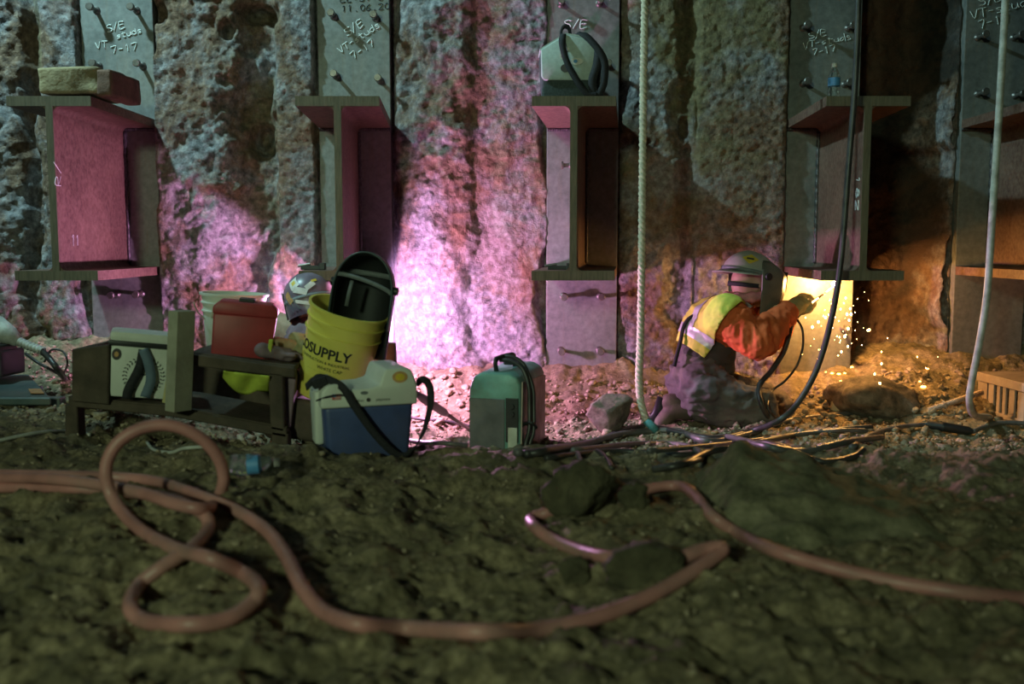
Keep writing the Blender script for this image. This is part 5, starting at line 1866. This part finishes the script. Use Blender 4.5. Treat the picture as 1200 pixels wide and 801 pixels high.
# ------------------------------------------------------------------ the second welder, mostly hidden behind the buckets
def person2():
    t = thing('person', 'crouching welder in stickered dark helmet and tan sleeves behind the buckets', 'person', (-1.0, 4.75, -.12))
    head = P(363, 350, 4.78)
    neck = P(366, 382, 4.76)
    chest = P(369, 405, 4.72)
    waist = P(365, 440, 4.64)
    pel = P(362, 468, 4.60)
    shL, shR = P(350, 393, 4.80), P(398, 398, 4.78)
    elL, elR = P(313, 381, 4.90), P(412, 440, 4.74)
    wrL, wrR_ = P(356, 392, 4.90), P(400, 412, 4.84)
    gL = gnd(pel.x, 4.7)
    kL, kR = Vector((pel.x - .16, 5.0, gL + .07)), Vector((pel.x + .10, 4.95, gL + .07))
    aL, aR = Vector((pel.x - .14, 4.58, gL + .06)), Vector((pel.x + .10, 4.55, gL + .06))
    hL, hR = pel + Vector((-.09, 0, 0)), pel + Vector((.09, 0, 0))
    body = [(pel, .11, waist, .10), (waist, .10, chest, .11), (chest, .1, neck, .06), (neck, .05, head, .06), (chest, .09, shL, .05), (chest, .09, shR, .05),
            (shL, .05, elL, .04), (elL, .038, wrL, .03), (shR, .05, elR, .04), (elR, .038, wrR_, .03), (hL, .08, kL, .055), (hR, .08, kR, .055), (kL, .05, aL, .04), (kR, .05, aR, .04),
            (aL, .035, aL + Vector((0, -.1, -.02)), .03), (aR, .035, aR + Vector((0, -.1, -.02)), .03), (wrL, .03, wrL + Vector((.05, .05, 0)), .03), (wrR_, .03, wrR_ + Vector((-.03, .06, .02)), .03)]
    blob('body', body, M['skin'], t, .018, 4, ell=[(head, (.08, .1, .115), None)])
    blob('trousers', [(hL, .10, kL, .07), (hR, .10, kR, .07), (kL, .066, aL, .055), (kR, .066, aR, .055), (pel, .125, waist, .115)], M['trouser'], t, .014, 4)
    for a in (aL, aR):
        blob('boot', [(a, .05, a + Vector((0, -.12, -.02)), .04)], M['boot'], t, .012, 3)
    blob('jacket', [(waist, .13, chest, .135), (chest, .13, shL, .08), (chest, .13, shR, .08), (chest, .11, neck, .07)], M['mauve_cloth'], t, .012, 4, folds=[(.007, (14, 14, 12), 57)])
    for s, e, w in ((shL, elL, wrL), (shR, elR, wrR_)):
        blob('sleeve', [(s, .082, e, .076), (e, .076, w, .055)], M['tan_leather'], t, .011, 4, folds=[(.007, (16, 12, 12), 67)])
        d = (Vector(WELD1) - w).normalized()
        caps = [(w, .045, w + d * .06, .042)]
        for k in range(4):
            o_ = Vector((0, 0, (k - 1.5) * .02))
            caps += [(w + d * .06 + o_, .014, w + d * .10 + o_ + Vector((.01, 0, 0)), .012), (w + d * .10 + o_ + Vector((.01, 0, 0)), .012, w + d * .08 + o_ + Vector((.035, 0, 0)), .011)]
        caps += [(w + d * .03 + Vector((.03, 0, .02)), .015, w + d * .07 + Vector((.045, 0, .01)), .012)]
        blob('glove', caps, M['glove'], t, .009, 2)
    # helmet: dark dome with stickers, facing the wall
    Rm = RotY(-14) @ RotX(-12)
    Mx = Matrix.Translation(head + Vector((0, 0, .012))) @ Rm.to_4x4()
    prof = [(.118, -.10), (.122, -.05), (.122, 0), (.116, .035), (.10, .07), (.072, .098), (.038, .113), (.002, .118)]
    hat = MB().lathe(prof, Mx, 36).build('helmet', M['hat_violet'], t, world=True, smooth=True)
    ring = [Mx @ Vector((.124 * math.cos(a), .124 * math.sin(a), -.02)) for a in np.linspace(0, 2 * math.pi, 37)]
    MB().ribbon(ring, tuple(Rm @ Vector((0, 0, 1))), .018, .003).build('helmet_band', M['band'], hat, world=True, smooth=True)
    arch = [Mx @ Vector((.123 * math.cos(a), .0, .118 * math.sin(a))) for a in np.linspace(0, math.pi, 25)]
    MB().tube(arch, .007, 6).build('helmet_rib', M['black_plastic'], hat, world=True, smooth=True)

    def patch(an, z, w, h, mat, nm, rot=0, hole=False):
        pts = []
        mb = MB()
        nn_ = 5
        for i in range(nn_):
            for j in range(nn_):
                u, v = (j / (nn_ - 1) - .5) * w, (i / (nn_ - 1) - .5) * h
                u, v = u * math.cos(rot) - v * math.sin(rot), u * math.sin(rot) + v * math.cos(rot)
                zz = z + v
                r = float(np.interp(zz, [p[1] for p in prof], [p[0] for p in prof])) + .004
                a = math.radians(an) + u / .12
                mb.v.append(Mx @ Vector((r * math.cos(a), r * math.sin(a), zz)))
        for i in range(nn_ - 1):
            for j in range(nn_ - 1):
                mb.f.append((i * nn_ + j, i * nn_ + j + 1, (i + 1) * nn_ + j + 1, (i + 1) * nn_ + j))
        return mb.build(nm, mat, hat, world=True, smooth=True)
    patch(-112, .055, .045, .055, M['sticker_white'], 'sticker', .5)
    patch(-112, .058, .022, .022, M['sticker_yellow'], 'sticker_mark', .5)
    patch(-96, .012, .07, .03, M['sticker_white'], 'sticker', -.45)
    patch(-72, .028, .05, .026, M['sticker_white'], 'sticker', .5)
    patch(-60, .05, .03, .012, M['sticker_yellow'], 'sticker', .2)
    patch(-128, -.005, .03, .06, M['sticker_orange'], 'sticker', .5)
    patch(-90, -.05, .10, .016, M['sticker_white'], 'sticker', -.4)
    for k in range(4):
        patch(-140 + k * 9, -.045 + k * .003, .007, .08, M['band'], 'vent_rib', .45)
    # shield in front of the face
    mb = MB()
    for i in range(9):
        z = -.19 + .24 * i / 8
        for j in range(17):
            a = math.radians(5 + 170 * j / 16)
            mb.v.append(Mx @ Vector((.135 * math.cos(a), .155 * math.sin(a), z)))
    for i in range(8):
        for j in range(16):
            mb.f.append((i * 17 + j, i * 17 + j + 1, (i + 1) * 17 + j + 1, (i + 1) * 17 + j))
    ho = mb.build('face_shield', M['hood'], t, world=True, smooth=True)
    md = ho.modifiers.new('thick', 'SOLIDIFY')
    md.thickness = .004
    return t


person2()

# ------------------------------------------------------------------ arcs, sparks and embers
for w, mt, r, lab in ((WELD1, 'arc_violet', .022, 'blinding violet-white welding arc under the beam stub behind the yellow bucket'), (WELD2, 'arc_amber', .020, 'blinding amber welding arc under the beam stub with the water bottle')):
    o = MB().sphere(w, (r, r, r * .8), 16, 10).build('welding_arc', M[mt], smooth=True)
    tag(o, lab, 'welding arc')
mbs = MB().sphere((0, 0, 0), (1, 1, 1.25), 8, 6)
rnd = random.Random(11)
SP = [(952, 383), (959, 377), (988, 388), (1005, 377), (978, 398), (990, 394), (998, 402), (1033, 412), (1025, 438), (1033, 426), (1031, 449), (1075, 418), (1099, 418), (1085, 431), (995, 375), (1000, 358), (965, 370), (985, 362),
      (950, 405), (972, 352), (1005, 350), (991, 349), (940, 415), (958, 420), (986, 412), (1004, 397), (1010, 404), (1040, 396), (944, 372), (968, 395), (976, 384), (983, 376), (962, 410), (954, 397), (994, 385), (1002, 366), (989, 355), (966, 344), (1013, 342), (1018, 352)]
for k in range(28):
    a = rnd.uniform(-.5, 1.0)
    dd = rnd.uniform(15, 95)
    SP.append((975 + math.sin(a) * dd * .55, 335 + math.cos(a) * dd))
first = None
for k, (sx, sy) in enumerate(SP):
    Y = rnd.uniform(4.95, 5.45)
    q = P(sx, sy, Y)
    g = gnd(q.x, q.y)
    if q.z < g + .01:
        q = G(sx, sy, .006)
    if first is None:
        me = bpy.data.meshes.new('weld_spark')
        me.from_pydata([tuple(v) for v in mbs.v], [], mbs.f)
        me.materials.append(M['spark'])
        first = me
    o = bpy.data.objects.new('weld_spark', first)
    COL.objects.link(o)
    o.location = q
    s = rnd.choice((.0016, .0022, .0028, .0034, .0048, .006))
    o.scale = (s, s, s)
    tag(o, 'glowing spark falling from the amber welding arc', 'spark', 'sparks below the amber arc')
em = bpy.data.meshes.new('ember')
em.from_pydata([tuple(v) for v in MB().sphere((0, 0, 0), (1, 1, .6), 8, 6).v], [], MB().sphere((0, 0, 0), (1, 1, .6), 8, 6).f)
em.materials.append(M['ember'])
for (sx, sy, s) in ((998, 431, .014), (990, 437, .009), (983, 438, .012), (975, 438, .010), (968, 436, .007), (1082, 454, .016), (1078, 447, .008), (1087, 432, .009), (985, 446, .006), (944, 456, .006)):
    q = G(sx, sy, .004)
    o = bpy.data.objects.new('ember', em)
    COL.objects.link(o)
    o.location = q
    o.scale = (s, s * .8, s * .7)
    tag(o, 'glowing ember lying on the dirt below the amber arc', 'ember', 'embers on the dirt below the amber arc')

# ------------------------------------------------------------------ thin welding smoke
t = NT('welding_smoke')
for n_ in list(t.t.nodes):
    if n_.type == 'BSDF_PRINCIPLED':
        t.t.nodes.remove(n_)
vol = t.n('ShaderNodeVolumeScatter')
vol.inputs['Color'].default_value = (0.80, 0.84, 1.0, 1)
vol.inputs['Anisotropy'].default_value = 0.2
co = t.n('ShaderNodeTexCoord')
nz_ = t.n('ShaderNodeTexNoise')
nz_.inputs['Scale'].default_value = 2.2
nz_.inputs['Detail'].default_value = 3
t.l(co.outputs['Object'], nz_.inputs['Vector'])
ln = t.n('ShaderNodeVectorMath', operation='LENGTH')
t.l(co.outputs['Object'], ln.inputs[0])
fall = t.n('ShaderNodeMapRange')
fall.inputs['From Min'].default_value = 0.25
fall.inputs['From Max'].default_value = 0.95
fall.inputs['To Min'].default_value = 1.0
fall.inputs['To Max'].default_value = 0.0
t.l(ln.outputs['Value'], fall.inputs['Value'])
nr = t.n('ShaderNodeMapRange')
nr.inputs['From Min'].default_value = 0.38
nr.inputs['From Max'].default_value = 0.70
t.l(nz_.outputs['Fac'], nr.inputs['Value'])
mu = t.math('MULTIPLY', fall.outputs[0], nr.outputs[0])
mu2 = t.math('MULTIPLY', mu, 0.55)
t.l(mu2, vol.inputs['Density'])
t.l(vol.outputs[0], t.t.nodes['Material Output'].inputs['Volume'])
me = bpy.data.meshes.new('welding_smoke')
sp = MB().sphere((0, 0, 0), 1.0, 24, 16)
me.from_pydata([tuple(v) for v in sp.v], [], sp.f)
me.materials.append(t.m)
o = bpy.data.objects.new('welding_smoke', me)
COL.objects.link(o)
o.location = WELD1 + Vector((-.12, .06, .12))
o.scale = (.85, .42, .55)
tag(o, 'thin violet haze of welding smoke round the arc behind the buckets', 'smoke', kind='stuff')
